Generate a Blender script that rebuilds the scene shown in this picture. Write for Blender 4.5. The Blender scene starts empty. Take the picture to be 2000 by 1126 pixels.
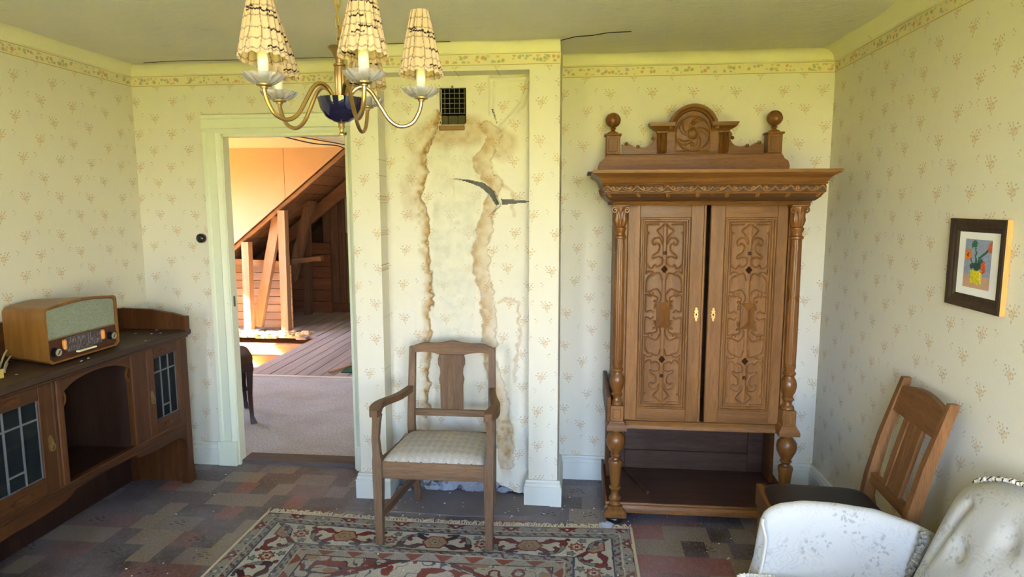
import bpy, bmesh, math, random
import numpy as np
from mathutils import Vector, Matrix
random.seed(7); rng = np.random.default_rng(11)
PI = math.pi
sc = bpy.context.scene
C = sc.collection
S = 1.06                                   # the drawing units below are 1/1.06 of a metre

# ------------------------------------------------------------------ camera
def cam_axes(yaw, pitch, roll):
    f = Vector((-math.sin(yaw)*math.cos(pitch), math.cos(yaw)*math.cos(pitch), -math.sin(pitch)))
    r = Vector((math.cos(yaw), math.sin(yaw), 0)); u = r.cross(f)
    return r*math.cos(roll)+u*math.sin(roll), u*math.cos(roll)-r*math.sin(roll), f
cr, cu, cf = cam_axes(.1013, .1267, -.0012)
cam = bpy.data.objects.new('camera', bpy.data.cameras.new('camera')); C.objects.link(cam)
mw = Matrix((cr, cu, -cf)).transposed().to_4x4(); mw.translation = Vector((0, 0, 1.5*S)); cam.matrix_world = mw
cam.data.sensor_width = 36; cam.data.lens = 1273.75*36/2000; cam.data.clip_start = .02; cam.data.clip_end = 300
sc.camera = cam

# ------------------------------------------------------------------ world, sun, exposure
w = bpy.data.worlds.new('world'); sc.world = w; w.use_nodes = True
nt = w.node_tree; nt.nodes.clear()
sky = nt.nodes.new('ShaderNodeTexSky'); sky.sky_type = 'NISHITA'; sky.sun_disc = False
sky.sun_elevation = math.radians(42); sky.sun_rotation = math.radians(-100); sky.air_density = 1.0; sky.dust_density = .5; sky.ozone_density = 1.5
bg = nt.nodes.new('ShaderNodeBackground'); bg.inputs["Strength"].default_value = 1.05
wo = nt.nodes.new('ShaderNodeOutputWorld'); wb = nt.nodes.new('ShaderNodeMix'); wb.data_type = 'RGBA'; wb.blend_type = 'MULTIPLY'; wb.inputs[0].default_value = 1; wb.inputs[7].default_value = (1.05, .955, 1.07, 1)
nt.links.new(sky.outputs[0], wb.inputs[6]); nt.links.new(wb.outputs[2], bg.inputs[0]); nt.links.new(bg.outputs[0], wo.inputs[0])
SUN_DIR = Vector((.76, .20, -.66)).normalized()     # the way the sunlight travels
sl = bpy.data.lights.new('sun', 'SUN'); sl.energy = 25; sl.angle = math.radians(.6); sl.color = (1, .93, .80)
so = bpy.data.objects.new('sun', sl); C.objects.link(so); so.rotation_euler = SUN_DIR.to_track_quat('-Z', 'Y').to_euler()
so.location = (-8, -2, 9)
def portal(name, loc, rot, sx, sy):
    l = bpy.data.lights.new(name, 'AREA'); l.shape = 'RECTANGLE'; l.size = sx; l.size_y = sy; l.cycles.is_portal = True
    o = bpy.data.objects.new(name, l); C.objects.link(o); o.location = loc; o.rotation_euler = rot; return o
WINS = ((-1.80, -1.25, .55, 2.08), (-.25, 1.05, .55, 2.08))  # the two windows behind the camera: x0, x1, z0, z1
FY = -.45                                            # inner face of the wall behind the camera
for WIN in WINS: portal('window_portal', ((WIN[0]+WIN[1])/2, FY-.18, (WIN[2]+WIN[3])/2), (PI/2, 0, 0), WIN[1]-WIN[0], WIN[3]-WIN[2])
DWIN = (5.2, 7.1, .85, 1.85)                         # dormer window of the hall: y0, y1, z0, z1
portal('dormer_portal', (-5.62, (DWIN[0]+DWIN[1])/2, (DWIN[2]+DWIN[3])/2), (0, -PI/2, 0), DWIN[3]-DWIN[2], DWIN[1]-DWIN[0])
sc.view_settings.view_transform = 'Standard'; sc.view_settings.look = 'None'
sc.view_settings.gamma = 1; sc.view_settings.use_curve_mapping = False
sc.view_settings.exposure = 2.56
sc.cycles.use_denoising = True
sc.cycles.max_bounces = 7; sc.cycles.diffuse_bounces = 4; sc.cycles.glossy_bounces = 3; sc.cycles.transmission_bounces = 6; sc.cycles.use_adaptive_sampling = True; sc.cycles.adaptive_threshold = .14; sc.cycles.adaptive_min_samples = 16; sc.cycles.caustics_refractive = False; sc.cycles.caustics_reflective = False
sc.cycles.sample_clamp_indirect = 12

# ------------------------------------------------------------------ node helpers
def lin(c):
    return tuple(((v/255)/12.92 if v/255 <= .04045 else ((v/255+.055)/1.055)**2.4) for v in c)
class T:                                            # a material's node tree with arithmetic on sockets
    def __init__(s, name, rough=.6, spec=.3):
        s.m = bpy.data.materials.new(name); s.m.use_nodes = True; s.nt = s.m.node_tree
        s.b = s.nt.nodes['Principled BSDF']; s.b.inputs['Roughness'].default_value = rough
        s.b.inputs['Specular IOR Level'].default_value = spec
    def n(s, t, **k):
        nd = s.nt.nodes.new(t)
        for a, v in k.items(): setattr(nd, a, v)
        return nd
    def put(s, sock, v):
        if isinstance(v, bpy.types.NodeSocket): s.nt.links.new(v, sock)
        elif isinstance(v, (tuple, list)) and sock.type == 'RGBA': sock.default_value = (*v[:3], 1)
        else: sock.default_value = v
    def ma(s, op, a, b=None, c=None):
        nd = s.n('ShaderNodeMath', operation=op); s.put(nd.inputs[0], a)
        if b is not None: s.put(nd.inputs[1], b)
        if c is not None: s.put(nd.inputs[2], c)
        return nd.outputs[0]
    def add(s, a, b): return s.ma('ADD', a, b)
    def sub(s, a, b): return s.ma('SUBTRACT', a, b)
    def mul(s, a, b): return s.ma('MULTIPLY', a, b)
    def vm(s, op, a, b=None):
        nd = s.n('ShaderNodeVectorMath', operation=op); s.put(nd.inputs[0], a)
        if b is not None: s.put(nd.inputs[1], b)
        return nd.outputs['Value'] if op in ('LENGTH', 'DOT_PRODUCT') else nd.outputs[0]
    def coord(s, kind='Object'): return s.n('ShaderNodeTexCoord').outputs[kind]
    def sep(s, v):
        nd = s.n('ShaderNodeSeparateXYZ'); s.put(nd.inputs[0], v); return nd.outputs
    def comb(s, x, y, z=0):
        nd = s.n('ShaderNodeCombineXYZ'); s.put(nd.inputs[0], x); s.put(nd.inputs[1], y); s.put(nd.inputs[2], z); return nd.outputs[0]
    def scale(s, v, sx, sy, sz, rot=(0, 0, 0), loc=(0, 0, 0)):
        nd = s.n('ShaderNodeMapping'); s.put(nd.inputs['Vector'], v); nd.inputs['Scale'].default_value = (sx, sy, sz)
        nd.inputs['Rotation'].default_value = rot; nd.inputs['Location'].default_value = loc; return nd.outputs[0]
    def noise(s, v, sc_, det=4, rough=.55, dist=0, out='Fac'):
        nd = s.n('ShaderNodeTexNoise'); s.put(nd.inputs['Vector'], v); nd.inputs['Scale'].default_value = sc_
        nd.inputs['Detail'].default_value = det; nd.inputs['Roughness'].default_value = rough; nd.inputs['Distortion'].default_value = dist
        return nd.outputs[out]
    def voro(s, v, sc_, feature='F1', out='Distance', rnd=1):
        nd = s.n('ShaderNodeTexVoronoi', feature=feature); s.put(nd.inputs['Vector'], v); nd.inputs['Scale'].default_value = sc_
        nd.inputs['Randomness'].default_value = rnd; return nd.outputs[out]
    def white(s, v, out='Value'):
        nd = s.n('ShaderNodeTexWhiteNoise'); s.put(nd.inputs['Vector'], v); return nd.outputs[out]
    def ramp(s, f, stops, interp='LINEAR'):
        nd = s.n('ShaderNodeValToRGB'); nd.color_ramp.interpolation = interp; el = nd.color_ramp.elements
        while len(el) < len(stops): el.new(.5)
        for e, (p, c) in zip(el, stops): e.position = p; e.color = (*lin(c), 1)
        s.put(nd.inputs[0], f); return nd.outputs[0]
    def mr(s, v, a, b, c=0, d=1, smooth=False):
        nd = s.n('ShaderNodeMapRange', interpolation_type='SMOOTHSTEP' if smooth else 'LINEAR'); s.put(nd.inputs[0], v)
        for i, x in zip((1, 2, 3, 4), (a, b, c, d)): nd.inputs[i].default_value = x
        return nd.outputs[0]
    def mix(s, f, a, b, mode='MIX'):
        nd = s.n('ShaderNodeMix', data_type='RGBA', blend_type=mode); s.put(nd.inputs[0], f)
        s.put(nd.inputs[6], a); s.put(nd.inputs[7], b); return nd.outputs[2]
    def attr(s, name, out='Color'):
        return s.n('ShaderNodeAttribute', attribute_name=name).outputs[out]
    def bump(s, h, strength=.3, dist=.01):
        nd = s.n('ShaderNodeBump'); nd.inputs['Strength'].default_value = strength; nd.inputs['Distance'].default_value = dist
        s.put(nd.inputs['Height'], h); s.nt.links.new(nd.outputs[0], s.b.inputs['Normal'])
    def col(s, c): s.put(s.b.inputs['Base Color'], c); return s
    def rough(s, r): s.put(s.b.inputs['Roughness'], r); return s

def wood(name, axis, dark, light, rough=.5, scale=1., pore=.35, var=.12, bumps=.25, spec=.24):
    t = T(name, rough, spec); oi = t.n('ShaderNodeObjectInfo').outputs['Random']
    v = t.vm('ADD', t.coord(), t.vm('MULTIPLY', t.comb(oi, oi, oi), (7.3, 3.1, 5.7)))
    k = [38, 38, 38]; k[axis] = 2.6
    v1 = t.scale(v, *[x*scale*.55 for x in k]); f = t.noise(v1, 1, 5, .6, 1.1)
    k2 = [420, 420, 420]; k2[axis] = 22
    p = t.noise(t.scale(v, *[x*scale for x in k2]), 1, 2, .6)
    big = t.noise(t.scale(v, 2.5, 2.5, 2.5), 1, 3)
    f = t.add(f, t.mul(t.sub(big, .5), .35))
    c = t.ramp(f, [(.2, dark), (.8, light)])
    c = t.mix(t.mr(p, .50, .66, 0, pore*1.2), c, tuple(.5*x for x in lin(dark)))
    b = t.mr(oi, 0, 1, 1-var, 1+var); c = t.mix(1.0, c, t.comb(b, b, b), 'MULTIPLY')
    t.col(c); t.rough(t.mr(big, .3, .7, rough-.08, rough+.1)); t.bump(t.add(f, t.mul(p, .5)), bumps, .002)
    return t.m
def plain(name, c, rough=.6, metal=0, spec=.3, noise=0, nscale=30, bump=0):
    t = T(name, rough, spec); t.b.inputs['Metallic'].default_value = metal
    if noise:
        f = t.noise(t.coord(), nscale, 5, .6); t.col(t.mix(f, tuple(x*(1-noise) for x in lin(c)), tuple(min(1, x*(1+noise)) for x in lin(c))))
        if bump: t.bump(f, bump, .003)
    else: t.col(lin(c))
    return t.m

# ------------------------------------------------------------------ mesh helpers
class MB:
    def __init__(s): s.v = []; s.f = []; s.cols = None
    def raw(s, vs, fs):
        o = len(s.v); s.v += [tuple(map(float, p)) for p in vs]; s.f += [tuple(o+i for i in f) for f in fs]; return s
    def box(s, x0, x1, y0, y1, z0, z1, ch=0.0):
        if ch <= 0:
            return s.raw([(x, y, z) for z in (z0, z1) for y in (y0, y1) for x in (x0, x1)],
                         [(0, 2, 3, 1), (4, 5, 7, 6), (0, 1, 5, 4), (2, 6, 7, 3), (0, 4, 6, 2), (1, 3, 7, 5)])
        lo = (x0, y0, z0); hi = (x1, y1, z1); ch = min(ch, .45*min(x1-x0, y1-y0, z1-z0)); vs = []; idx = {}
        for sx in (0, 1):
            for sy in (0, 1):
                for sz in (0, 1):
                    for a in range(3):
                        p = []
                        for k, sg in enumerate((sx, sy, sz)):
                            e = (lo, hi)[sg][k]; p.append(e if k == a else e+(ch if sg == 0 else -ch))
                        idx[(sx, sy, sz, a)] = len(vs); vs.append(p)
        fs = []
        for a in range(3):
            b, c = [(1, 2), (2, 0), (0, 1)][a]
            for sg in (0, 1):
                q = []
                for (i, j) in ((0, 0), (1, 0), (1, 1), (0, 1)):
                    k = [0, 0, 0]; k[a] = sg; k[b] = i; k[c] = j; q.append(idx[(*k, a)])
                fs.append(q if sg else q[::-1])
        for a in range(3):
            b, c = [(1, 2), (2, 0), (0, 1)][a]
            for i in (0, 1):
                for j in (0, 1):
                    k0 = [0, 0, 0]; k1 = [0, 0, 0]; k0[b] = k1[b] = i; k0[c] = k1[c] = j; k1[a] = 1
                    fs.append([idx[(*k0, b)], idx[(*k1, b)], idx[(*k1, c)], idx[(*k0, c)]])
        for sx in (0, 1):
            for sy in (0, 1):
                for sz in (0, 1): fs.append([idx[(sx, sy, sz, a)] for a in range(3)])
        return s.raw(vs, fs)
    def prism(s, poly, plane, a0, a1):
        def p3(u, v, a): return {'xz': (u, a, v), 'yz': (a, u, v), 'xy': (u, v, a)}[plane]
        n = len(poly); vs = [p3(u, v, a0) for u, v in poly]+[p3(u, v, a1) for u, v in poly]
        return s.raw(vs, [tuple(range(n))[::-1], tuple(range(n, 2*n))]+[(i, (i+1) % n, n+(i+1) % n, n+i) for i in range(n)])
    def lathe(s, prof, cx=0, cy=0, seg=24, mod=None, cap=True):
        vs = []; n = len(prof)
        for k in range(seg):
            a = 2*PI*k/seg
            for r, z in prof:
                q = r*(mod(a, z) if mod else 1); vs.append((cx+q*math.cos(a), cy+q*math.sin(a), z))
        fs = [(k*n+i, ((k+1) % seg)*n+i, ((k+1) % seg)*n+i+1, k*n+i+1) for k in range(seg) for i in range(n-1)]
        if cap: fs += [tuple(k*n for k in range(seg))[::-1], tuple(k*n+n-1 for k in range(seg))]
        return s.raw(vs, fs)
    def tube(s, pts, r, seg=8, closed=False, cap=True, flat=1.0):
        P = [Vector(p) for p in pts]; n = len(P); rings = []; up = None
        for i in range(n):
            d = (P[(i+1) % n]-P[i-1]) if closed else (P[min(i+1, n-1)]-P[max(i-1, 0)])
            d.normalize()
            if up is None:
                up = Vector((0, 0, 1)) if abs(d.z) < .9 else Vector((1, 0, 0))
            up = (up-d*up.dot(d)).normalized(); sd = d.cross(up)
            q = r[i] if isinstance(r, (list, tuple)) else r
            rings += [P[i]+up*q*math.cos(2*PI*k/seg)+sd*q*flat*math.sin(2*PI*k/seg) for k in range(seg)]
        m = n if closed else n-1
        fs = [(i*seg+k, i*seg+(k+1) % seg, ((i+1) % n)*seg+(k+1) % seg, ((i+1) % n)*seg+k) for i in range(m) for k in range(seg)]
        if cap and not closed: fs += [tuple(range(seg))[::-1], tuple((n-1)*seg+k for k in range(seg))]
        return s.raw(rings, fs)
    def beam(s, p0, p1, w_, h, up=(0, 0, 1), w1=None, h1=None):
        p0 = Vector(p0); p1 = Vector(p1); d = (p1-p0).normalized(); u = Vector(up); u = (u-d*u.dot(d)).normalized(); sd = d.cross(u)
        vs = []
        for p, a, b in ((p0, w_, h), (p1, w1 or w_, h1 or h)):
            for i, j in ((-1, -1), (1, -1), (1, 1), (-1, 1)): vs.append(p+sd*(a/2*i)+u*(b/2*j))
        return s.raw(vs, [(3, 2, 1, 0), (4, 5, 6, 7)]+[(i, (i+1) % 4, 4+(i+1) % 4, 4+i) for i in range(4)])
    def grid(s, P, closed_u=False, skip=None):
        n, m = P.shape[:2]; o = len(s.v); s.v += [tuple(p) for p in P.reshape(-1, 3).tolist()]
        for i in range(n if closed_u else n-1):
            i2 = (i+1) % n
            for j in range(m-1):
                if skip is not None and skip[i, j]: continue
                s.f.append((o+i*m+j, o+i2*m+j, o+i2*m+j+1, o+i*m+j+1))
        return s
    def ball(s, c, r, seg=16, rg=10, sq=(1, 1, 1)):
        P = np.array([[(c[0]+sq[0]*r*math.sin(PI*j/rg)*math.cos(2*PI*i/seg), c[1]+sq[1]*r*math.sin(PI*j/rg)*math.sin(2*PI*i/seg), c[2]-sq[2]*r*math.cos(PI*j/rg))
                       for j in range(rg+1)] for i in range(seg)])
        return s.grid(P, True)
    def pillow(s, x0, x1, y0, y1, z0, z1, n=18, e=3.2, dome=.0):
        c = ((x0+x1)/2, (y0+y1)/2, (z0+z1)/2); h = ((x1-x0)/2, (y1-y0)/2, (z1-z0)/2); rg = 14; sg = 4*n
        def sp(v, q): return math.copysign(abs(v)**q, v)
        P = []
        for i in range(sg):
            a = 2*PI*i/sg; row = []
            for j in range(rg+1):
                b = -PI/2+PI*j/rg; q = 2/e
                x = sp(math.cos(b), q)*sp(math.cos(a), .35); y = sp(math.cos(b), q)*sp(math.sin(a), .35); z = sp(math.sin(b), .55)
                row.append((c[0]+h[0]*x, c[1]+h[1]*y, c[2]+h[2]*z+dome*(1-x*x)*(1-y*y)*(1 if z > 0 else 0)))
            P.append(row)
        return s.grid(np.array(P), True)
    def strip3(s, x0, x1, y0, yb, prof):                       # a moulding mitred round the left, front and right of a case
        P = np.array([[(x0-o, yb, z), (x0-o, y0-o, z), (x1+o, y0-o, z), (x1+o, yb, z)] for o, z in prof]); return s.grid(P)
def mesh_of(name, mb, smooth=35, fix=True):
    me = bpy.data.meshes.new(name); me.from_pydata(mb.v, [], mb.f); me.update()
    if fix and len(mb.v) < 60000:
        b = bmesh.new(); b.from_mesh(me); bmesh.ops.remove_doubles(b, verts=b.verts, dist=1e-5); bmesh.ops.recalc_face_normals(b, faces=b.faces); b.to_mesh(me); b.free()
    if smooth:
        me.polygons.foreach_set('use_smooth', [True]*len(me.polygons)); me.set_sharp_from_angle(angle=math.radians(smooth))
    return me
OFF = {}
def part(name, mb, mat, root=None, smooth=35, fix=True, label=None, kind=None):
    if root is not None and root.name in OFF:
        o_ = OFF[root.name]; mb.v = [(x-o_[0], y-o_[1], z-o_[2]) for x, y, z in mb.v]
    o = bpy.data.objects.new(name, mesh_of(name, mb, smooth, fix)); C.objects.link(o)
    if mat: o.data.materials.append(mat)
    if root is not None:
        o.parent = root
        if root.name in OFF: OFF[o.name] = OFF[root.name]
    if label: o['label'] = label
    if kind: o['kind'] = kind
    return o
def thing(name, label, cat, loc, rotz=0, world=True, group=None):
    o = bpy.data.objects.new(name, None); C.objects.link(o); o.location = loc; o.rotation_euler = (0, 0, rotz); o.empty_display_size = .05
    o['label'] = label; o['category'] = cat
    if group: o['group'] = group
    if world: OFF[o.name] = tuple(loc)
    return o
def single(name, mb, mat, label, cat, smooth=35, group=None, kind=None, fix=True):
    o = part(name, mb, mat, None, smooth, fix); o['label'] = label; o['category'] = cat
    if group: o['group'] = group
    if kind: o['kind'] = kind
    return o
def struct(name, mb, mat, parent=None, smooth=35, fix=True):
    o = part(name, mb, mat, parent, smooth, fix); o['kind'] = 'structure'; return o
def copy_tree(o, parent=None):
    c = o.copy(); C.objects.link(c); c.parent = parent
    for ch in list(o.children): copy_tree(ch, c)
    return c
def colors(me, arr, name='col'):
    a = me.color_attributes.new(name, 'FLOAT_COLOR', 'POINT'); q = np.ones((len(me.vertices), 4), np.float32); q[:, :arr.shape[1]] = arr
    a.data.foreach_set('color', q.ravel())
def vnoise(shape, cells, seed=0):                       # smooth value noise on a grid
    g = np.random.default_rng(seed).random((cells[0]+2, cells[1]+2))
    x = np.linspace(0, cells[0], shape[0]); y = np.linspace(0, cells[1], shape[1])
    i = x.astype(int); j = y.astype(int); fx = x-i; fy = y-j; fx = (fx*fx*(3-2*fx))[:, None]; fy = (fy*fy*(3-2*fy))[None, :]
    return g[i][:, j]*(1-fx)*(1-fy)+g[i+1][:, j]*fx*(1-fy)+g[i][:, j+1]*(1-fx)*fy+g[i+1][:, j+1]*fx*fy
def pline(X, Z, pts):                                   # distance to a polyline
    d = np.full(X.shape, 9.)
    for (a, b), (c, e) in zip(pts[:-1], pts[1:]):
        ux, uz = c-a, e-b; L = ux*ux+uz*uz+1e-12; t = np.clip(((X-a)*ux+(Z-b)*uz)/L, 0, 1)
        d = np.minimum(d, np.hypot(X-a-t*ux, Z-b-t*uz))
    return d
def inside(X, Z, poly):
    r = np.zeros(X.shape, bool)
    for (a, b), (c, e) in zip(poly, poly[1:]+poly[:1]):
        k = ((b > Z) != (e > Z)) & (X < (c-a)*(Z-b)/((e-b) if abs(e-b) > 1e-9 else 1e-9)+a); r ^= k
    return r
def sstep(v, a, b): t = np.clip((v-a)/(b-a), 0, 1); return t*t*(3-2*t)
def spline(pts, n=8):
    P = [np.array(p, float) for p in pts]; out = []
    for i in range(len(P)-1):
        p0, p1, p2, p3 = P[max(i-1, 0)], P[i], P[i+1], P[min(i+2, len(P)-1)]
        for k in range(n):
            t = k/n; out.append(tuple(.5*((2*p1)+(-p0+p2)*t+(2*p0-5*p1+4*p2-p3)*t*t+(-p0+3*p1-3*p2+p3)*t**3)))
    return out+[tuple(P[-1])]
def arc(cx, cz, r, a0, a1, n=10): return [(cx+r*math.cos(math.radians(a0+(a1-a0)*i/n)), cz+r*math.sin(math.radians(a0+(a1-a0)*i/n))) for i in range(n+1)]
def spiral(cx, cz, r0, r1, a0, a1, n=18): return [(cx+(r0+(r1-r0)*i/n)*math.cos(math.radians(a0+(a1-a0)*i/n)), cz+(r0+(r1-r0)*i/n)*math.sin(math.radians(a0+(a1-a0)*i/n))) for i in range(n+1)]

# ------------------------------------------------------------------ materials
def paper_color(t, u, v):
    """sprigged wallpaper: a slanting lattice of small bouquets"""
    PU, PV, SH = .215, .088, .101
    row = t.ma('FLOOR', t.ma('DIVIDE', v, PV)); vv = t.sub(v, t.mul(t.add(row, .5), PV)); vv = t.add(vv, t.mul(t.sub(t.noise(t.comb(u, v), 3, 1), .5), .02))
    uu = t.add(u, t.mul(row, SH)); cellu = t.ma('FLOOR', t.ma('DIVIDE', uu, PU)); uu = t.sub(uu, t.mul(t.add(cellu, .5), PU))
    rnd = t.white(t.comb(row, cellu)); flip = t.sub(t.mul(t.ma('GREATER_THAN', t.white(t.comb(cellu, row, 3.)), .5), 2), 1)
    uu = t.mul(t.add(uu, t.mul(t.sub(rnd, .5), .05)), flip); p = t.comb(uu, vv)
    def blobs(L):
        m = None
        for cx, cz, r, sx, sz in L:
            q = t.vm('MULTIPLY', t.vm('SUBTRACT', p, (cx, cz, 0)), (sx/r, sz/r, 0))
            k = t.mr(t.vm('LENGTH', q), .75, 1.15, 1, 0); m = k if m is None else t.ma('MAXIMUM', m, k)
        return m
    och = blobs([(0, -.003, .007, 1, 1), (.011, .002, .006, .8, 1.3), (-.011, .001, .006, .8, 1.3), (.003, -.016, .006, 1.4, .8), (-.006, -.014, .0045, 1, 1), (.004, .011, .005, 1.3, .8)])
    rus = blobs([(.019, .012, .0035, 1, 1), (-.014, .017, .004, 1, 1.2), (.008, -.009, .0035, 1, 1), (-.004, .004, .003, 1, 1), (.025, .021, .0035, 1, 1.2)])
    grn = blobs([(-.023, .006, .004, .7, 1.4), (.018, -.008, .004, .7, 1.3), (-.013, -.010, .004, 1.2, .8), (.008, .021, .0035, 1.3, .8), (-.003, -.028, .004, 1.3, .7), (.028, .003, .003, 1, 1), (.068, .025, .004, .8, 1.3), (.077, .017, .003, 1, 1), (.071, .008, .003, 1, 1.3)])
    br = t.noise(t.comb(u, v), 170, 2); paper = t.mix(t.noise(t.comb(u, v), 1.6, 4), lin((214, 208, 188)), lin((222, 217, 198)))
    paper = t.mix(t.mul(t.noise(t.comb(t.mul(u, 400), t.mul(v, 60)), 1, 2), .14), paper, lin((180, 172, 154)))
    gate = t.mr(br, .33, .50, .25, .95)
    c = t.mix(t.mul(och, t.mul(gate, .62)), paper, lin((196, 158, 96)))
    c = t.mix(t.mul(grn, t.mul(gate, .62)), c, lin((146, 140, 118))); return t.mix(t.mul(rus, t.mul(gate, .7)), c, lin((146, 110, 84)))
def wallpaper(name, axis):
    t = T(name, .82, .12); x = t.sep(t.coord()); u = x[axis]; c = paper_color(t, u, x[2])
    t.col(c); t.bump(t.noise(t.coord(), 60, 4), .12, .004); return t.m
M = {}
M['paper_x'] = wallpaper('sprigged_wallpaper_x', 0); M['paper_y'] = wallpaper('sprigged_wallpaper_y', 1)
def stained():
    t = T('stained_wallpaper', .85, .1); x = t.sep(t.coord()); c = paper_color(t, x[0], x[2]); a = t.sep(t.attr('col'))
    fine = t.noise(t.coord(), 22, 6, .65)
    bare = t.mix(fine, lin((176, 174, 160)), lin((226, 222, 200))); c = t.mix(a[2], c, bare)
    c = t.mix(t.mul(a[0], t.mr(fine, .3, .7, .75, 1)), c, lin((166, 130, 74)), 'MIX'); c = t.mix(a[1], c, lin((110, 78, 42)))
    t.col(c); t.bump(fine, .3, .006); return t.m
M['stained'] = stained()
def border(name, axis):
    t = T(name, .8, .12); x = t.sep(t.coord()); u = x[axis]; v = t.sub(x[2], 2.147); p = t.comb(u, v)
    c = t.mix(t.noise(p, 4), lin((214, 202, 164)), lin((222, 212, 178)))
    pd = t.vm('ADD', p, t.vm('MULTIPLY', t.noise(p, 40, 2, out='Color'), (.012, .012, 0)))
    d = t.voro(pd, 48); col = t.voro(pd, 48, out='Color'); k = t.sep(col)
    inb = t.mul(t.mr(v, .010, .016), t.mr(v, .044, .050, 1, 0))
    fc = t.ramp(k[0], [(0, (150, 152, 110)), (.3, (196, 128, 100)), (.5, (148, 158, 112)), (.68, (148, 152, 172)), (.85, (200, 166, 96))], 'CONSTANT')
    c = t.mix(t.mul(t.mul(t.mr(d, .35, .5, 1, 0), inb), .75), c, fc)
    ln = t.ma('MAXIMUM', t.mr(t.ma('ABSOLUTE', t.sub(v, .0045)), .0012, .002, 1, 0), t.mr(t.ma('ABSOLUTE', t.sub(v, .054)), .001, .0018, 1, 0))
    t.col(t.mix(t.mul(ln, .65), c, lin((140, 112, 66)))); return t.m
M['border_x'] = border('border_paper_x', 0); M['border_y'] = border('border_paper_y', 1)
def ceil_mat():
    t = T('ceiling_paint', .85, .1); p = t.coord(); f = t.noise(p, 3, 6, .6)
    c = t.mix(f, lin((208, 203, 188)), lin((224, 219, 205)))
    sp = t.mr(t.voro(p, 9), .012, .02, 1, 0); c = t.mix(t.mul(sp, .8), c, lin((240, 235, 215)))
    cr_ = t.mr(t.noise(t.scale(p, 3, 22, 3), 1, 6, .7), .66, .69); c = t.mix(t.mul(cr_, .5), c, lin((128, 118, 96)))
    t.col(c); t.bump(t.add(t.noise(t.scale(p, 8, 16, 8), 1, 6, .7), t.mul(cr_, -.4)), .5, .012); return t.m
M['ceiling'] = ceil_mat()
def cove_mat():
    t = T('cove_plaster', .8, .12); p = t.coord(); f = t.noise(p, 9, 6, .65, .8)
    c = t.mix(t.mr(f, .66, .69), lin((226, 220, 186)), lin((184, 174, 142))); t.col(c); t.bump(f, .35, .01); return t.m
M['cove'] = cove_mat()
def paint_mat(name, base, chip):
    t = T(name, .45, .35); p = t.coord(); f = t.noise(t.scale(p, 30, 30, 9), 1, 6, .65)
    c = t.mix(t.mr(f, .70, .74), t.mix(t.noise(p, 5), tuple(x*.93 for x in lin(base)), lin(base)), lin(chip)); t.col(c); t.bump(f, .15, .003); return t.m
M['trim'] = paint_mat('pale_green_paint', (222, 226, 200), (172, 168, 140))
M['base'] = paint_mat('baseboard_paint', (212, 214, 200), (158, 156, 136))
def floor_mat():
    t = T('patchwork_linoleum', .5, .35); p = t.coord(); x = t.sep(p)
    wob = t.noise(p, 5, 3); PX, PY = .205, .135
    r = t.ma('FLOOR', t.ma('DIVIDE', x[1], PY)); off = t.mul(t.white(t.comb(r, 7.)), PX)
    ux = t.add(x[0], off); cx = t.ma('FLOOR', t.ma('DIVIDE', ux, PX)); n = t.white(t.comb(cx, r, 1.))
    # some tiles are split in halves
    hs = t.ma('FLOOR', t.ma('DIVIDE', ux, PX*.5)); n2 = t.white(t.comb(hs, r, 5.)); sp = t.ma('GREATER_THAN', t.white(t.comb(cx, r, 9.)), .55)
    k = t.add(t.mul(n, t.sub(1, sp)), t.mul(n2, sp))
    c = t.ramp(k, [(0, (62, 50, 46)), (.17, (140, 126, 102)), (.34, (84, 68, 66)), (.48, (140, 70, 52)), (.60, (74, 58, 58)), (.74, (122, 110, 98)), (.88, (108, 62, 54))], 'CONSTANT')
    wv = t.noise(t.scale(p, 160, 60, 60, (0, 0, .55)), 1, 3, .65); c = t.mix(t.mr(wv, .38, .66, 0, .5), c, lin((44, 36, 34)))
    w2 = t.noise(t.scale(p, 120, 40, 60, (0, 0, -.6)), 1, 3, .65); c = t.mix(t.mr(w2, .52, .70, 0, .42), c, lin((158, 148, 136)))
    d = t.noise(p, 2.3, 6, .65); c = t.mix(t.mr(d, .36, .68, .04, .52), c, lin((160, 157, 162)))
    q = t.comb(t.sub(ux, t.mul(t.add(cx, .5), PX)), t.sub(x[1], t.mul(t.add(r, .5), PY)))
    m = None
    for a, b, rr in ((0, 0, .012), (.022, .014, .010), (-.02, .016, .010), (.03, -.012, .009), (-.026, -.014, .010), (.004, .03, .008)):
        z = t.mr(t.vm('LENGTH', t.vm('MULTIPLY', t.vm('SUBTRACT', q, (a, b, 0)), (1/rr, 1.7/rr, 0))), .7, 1.1, 1, 0); m = z if m is None else t.ma('MAXIMUM', m, z)
    c = t.mix(t.mul(t.mul(m, t.ma('GREATER_THAN', t.white(t.comb(cx, r, 21.)), .72)), .7), c, lin((48, 38, 36)))
    t.col(c); t.rough(t.mr(d, .3, .7, .38, .75)); t.bump(t.add(wv, w2), .25, .003); return t.m
M['floor'] = floor_mat()
M['oak_z'] = wood('wardrobe_oak_z', 2, (92, 58, 27), (146, 100, 52), 0.4)
M['oak_x'] = wood('wardrobe_oak_x', 0, (90, 56, 26), (142, 97, 50), 0.4)
M['oak_y'] = wood('wardrobe_oak_y', 1, (72, 42, 18), (116, 72, 34), 0.45)
M['oak_dark'] = wood('wardrobe_dark_oak', 0, (58, 38, 28), (90, 66, 50), .45)
M['oak_turn'] = wood('turned_oak', 2, (84, 50, 20), (136, 88, 40), 0.3, var=.05, spec=.4)
M['side_y'] = wood('sideboard_oak_y', 1, (52, 29, 13), (88, 53, 26), .42)
M['side_z'] = wood('sideboard_oak_z', 2, (56, 32, 14), (96, 58, 28), .42)
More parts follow.
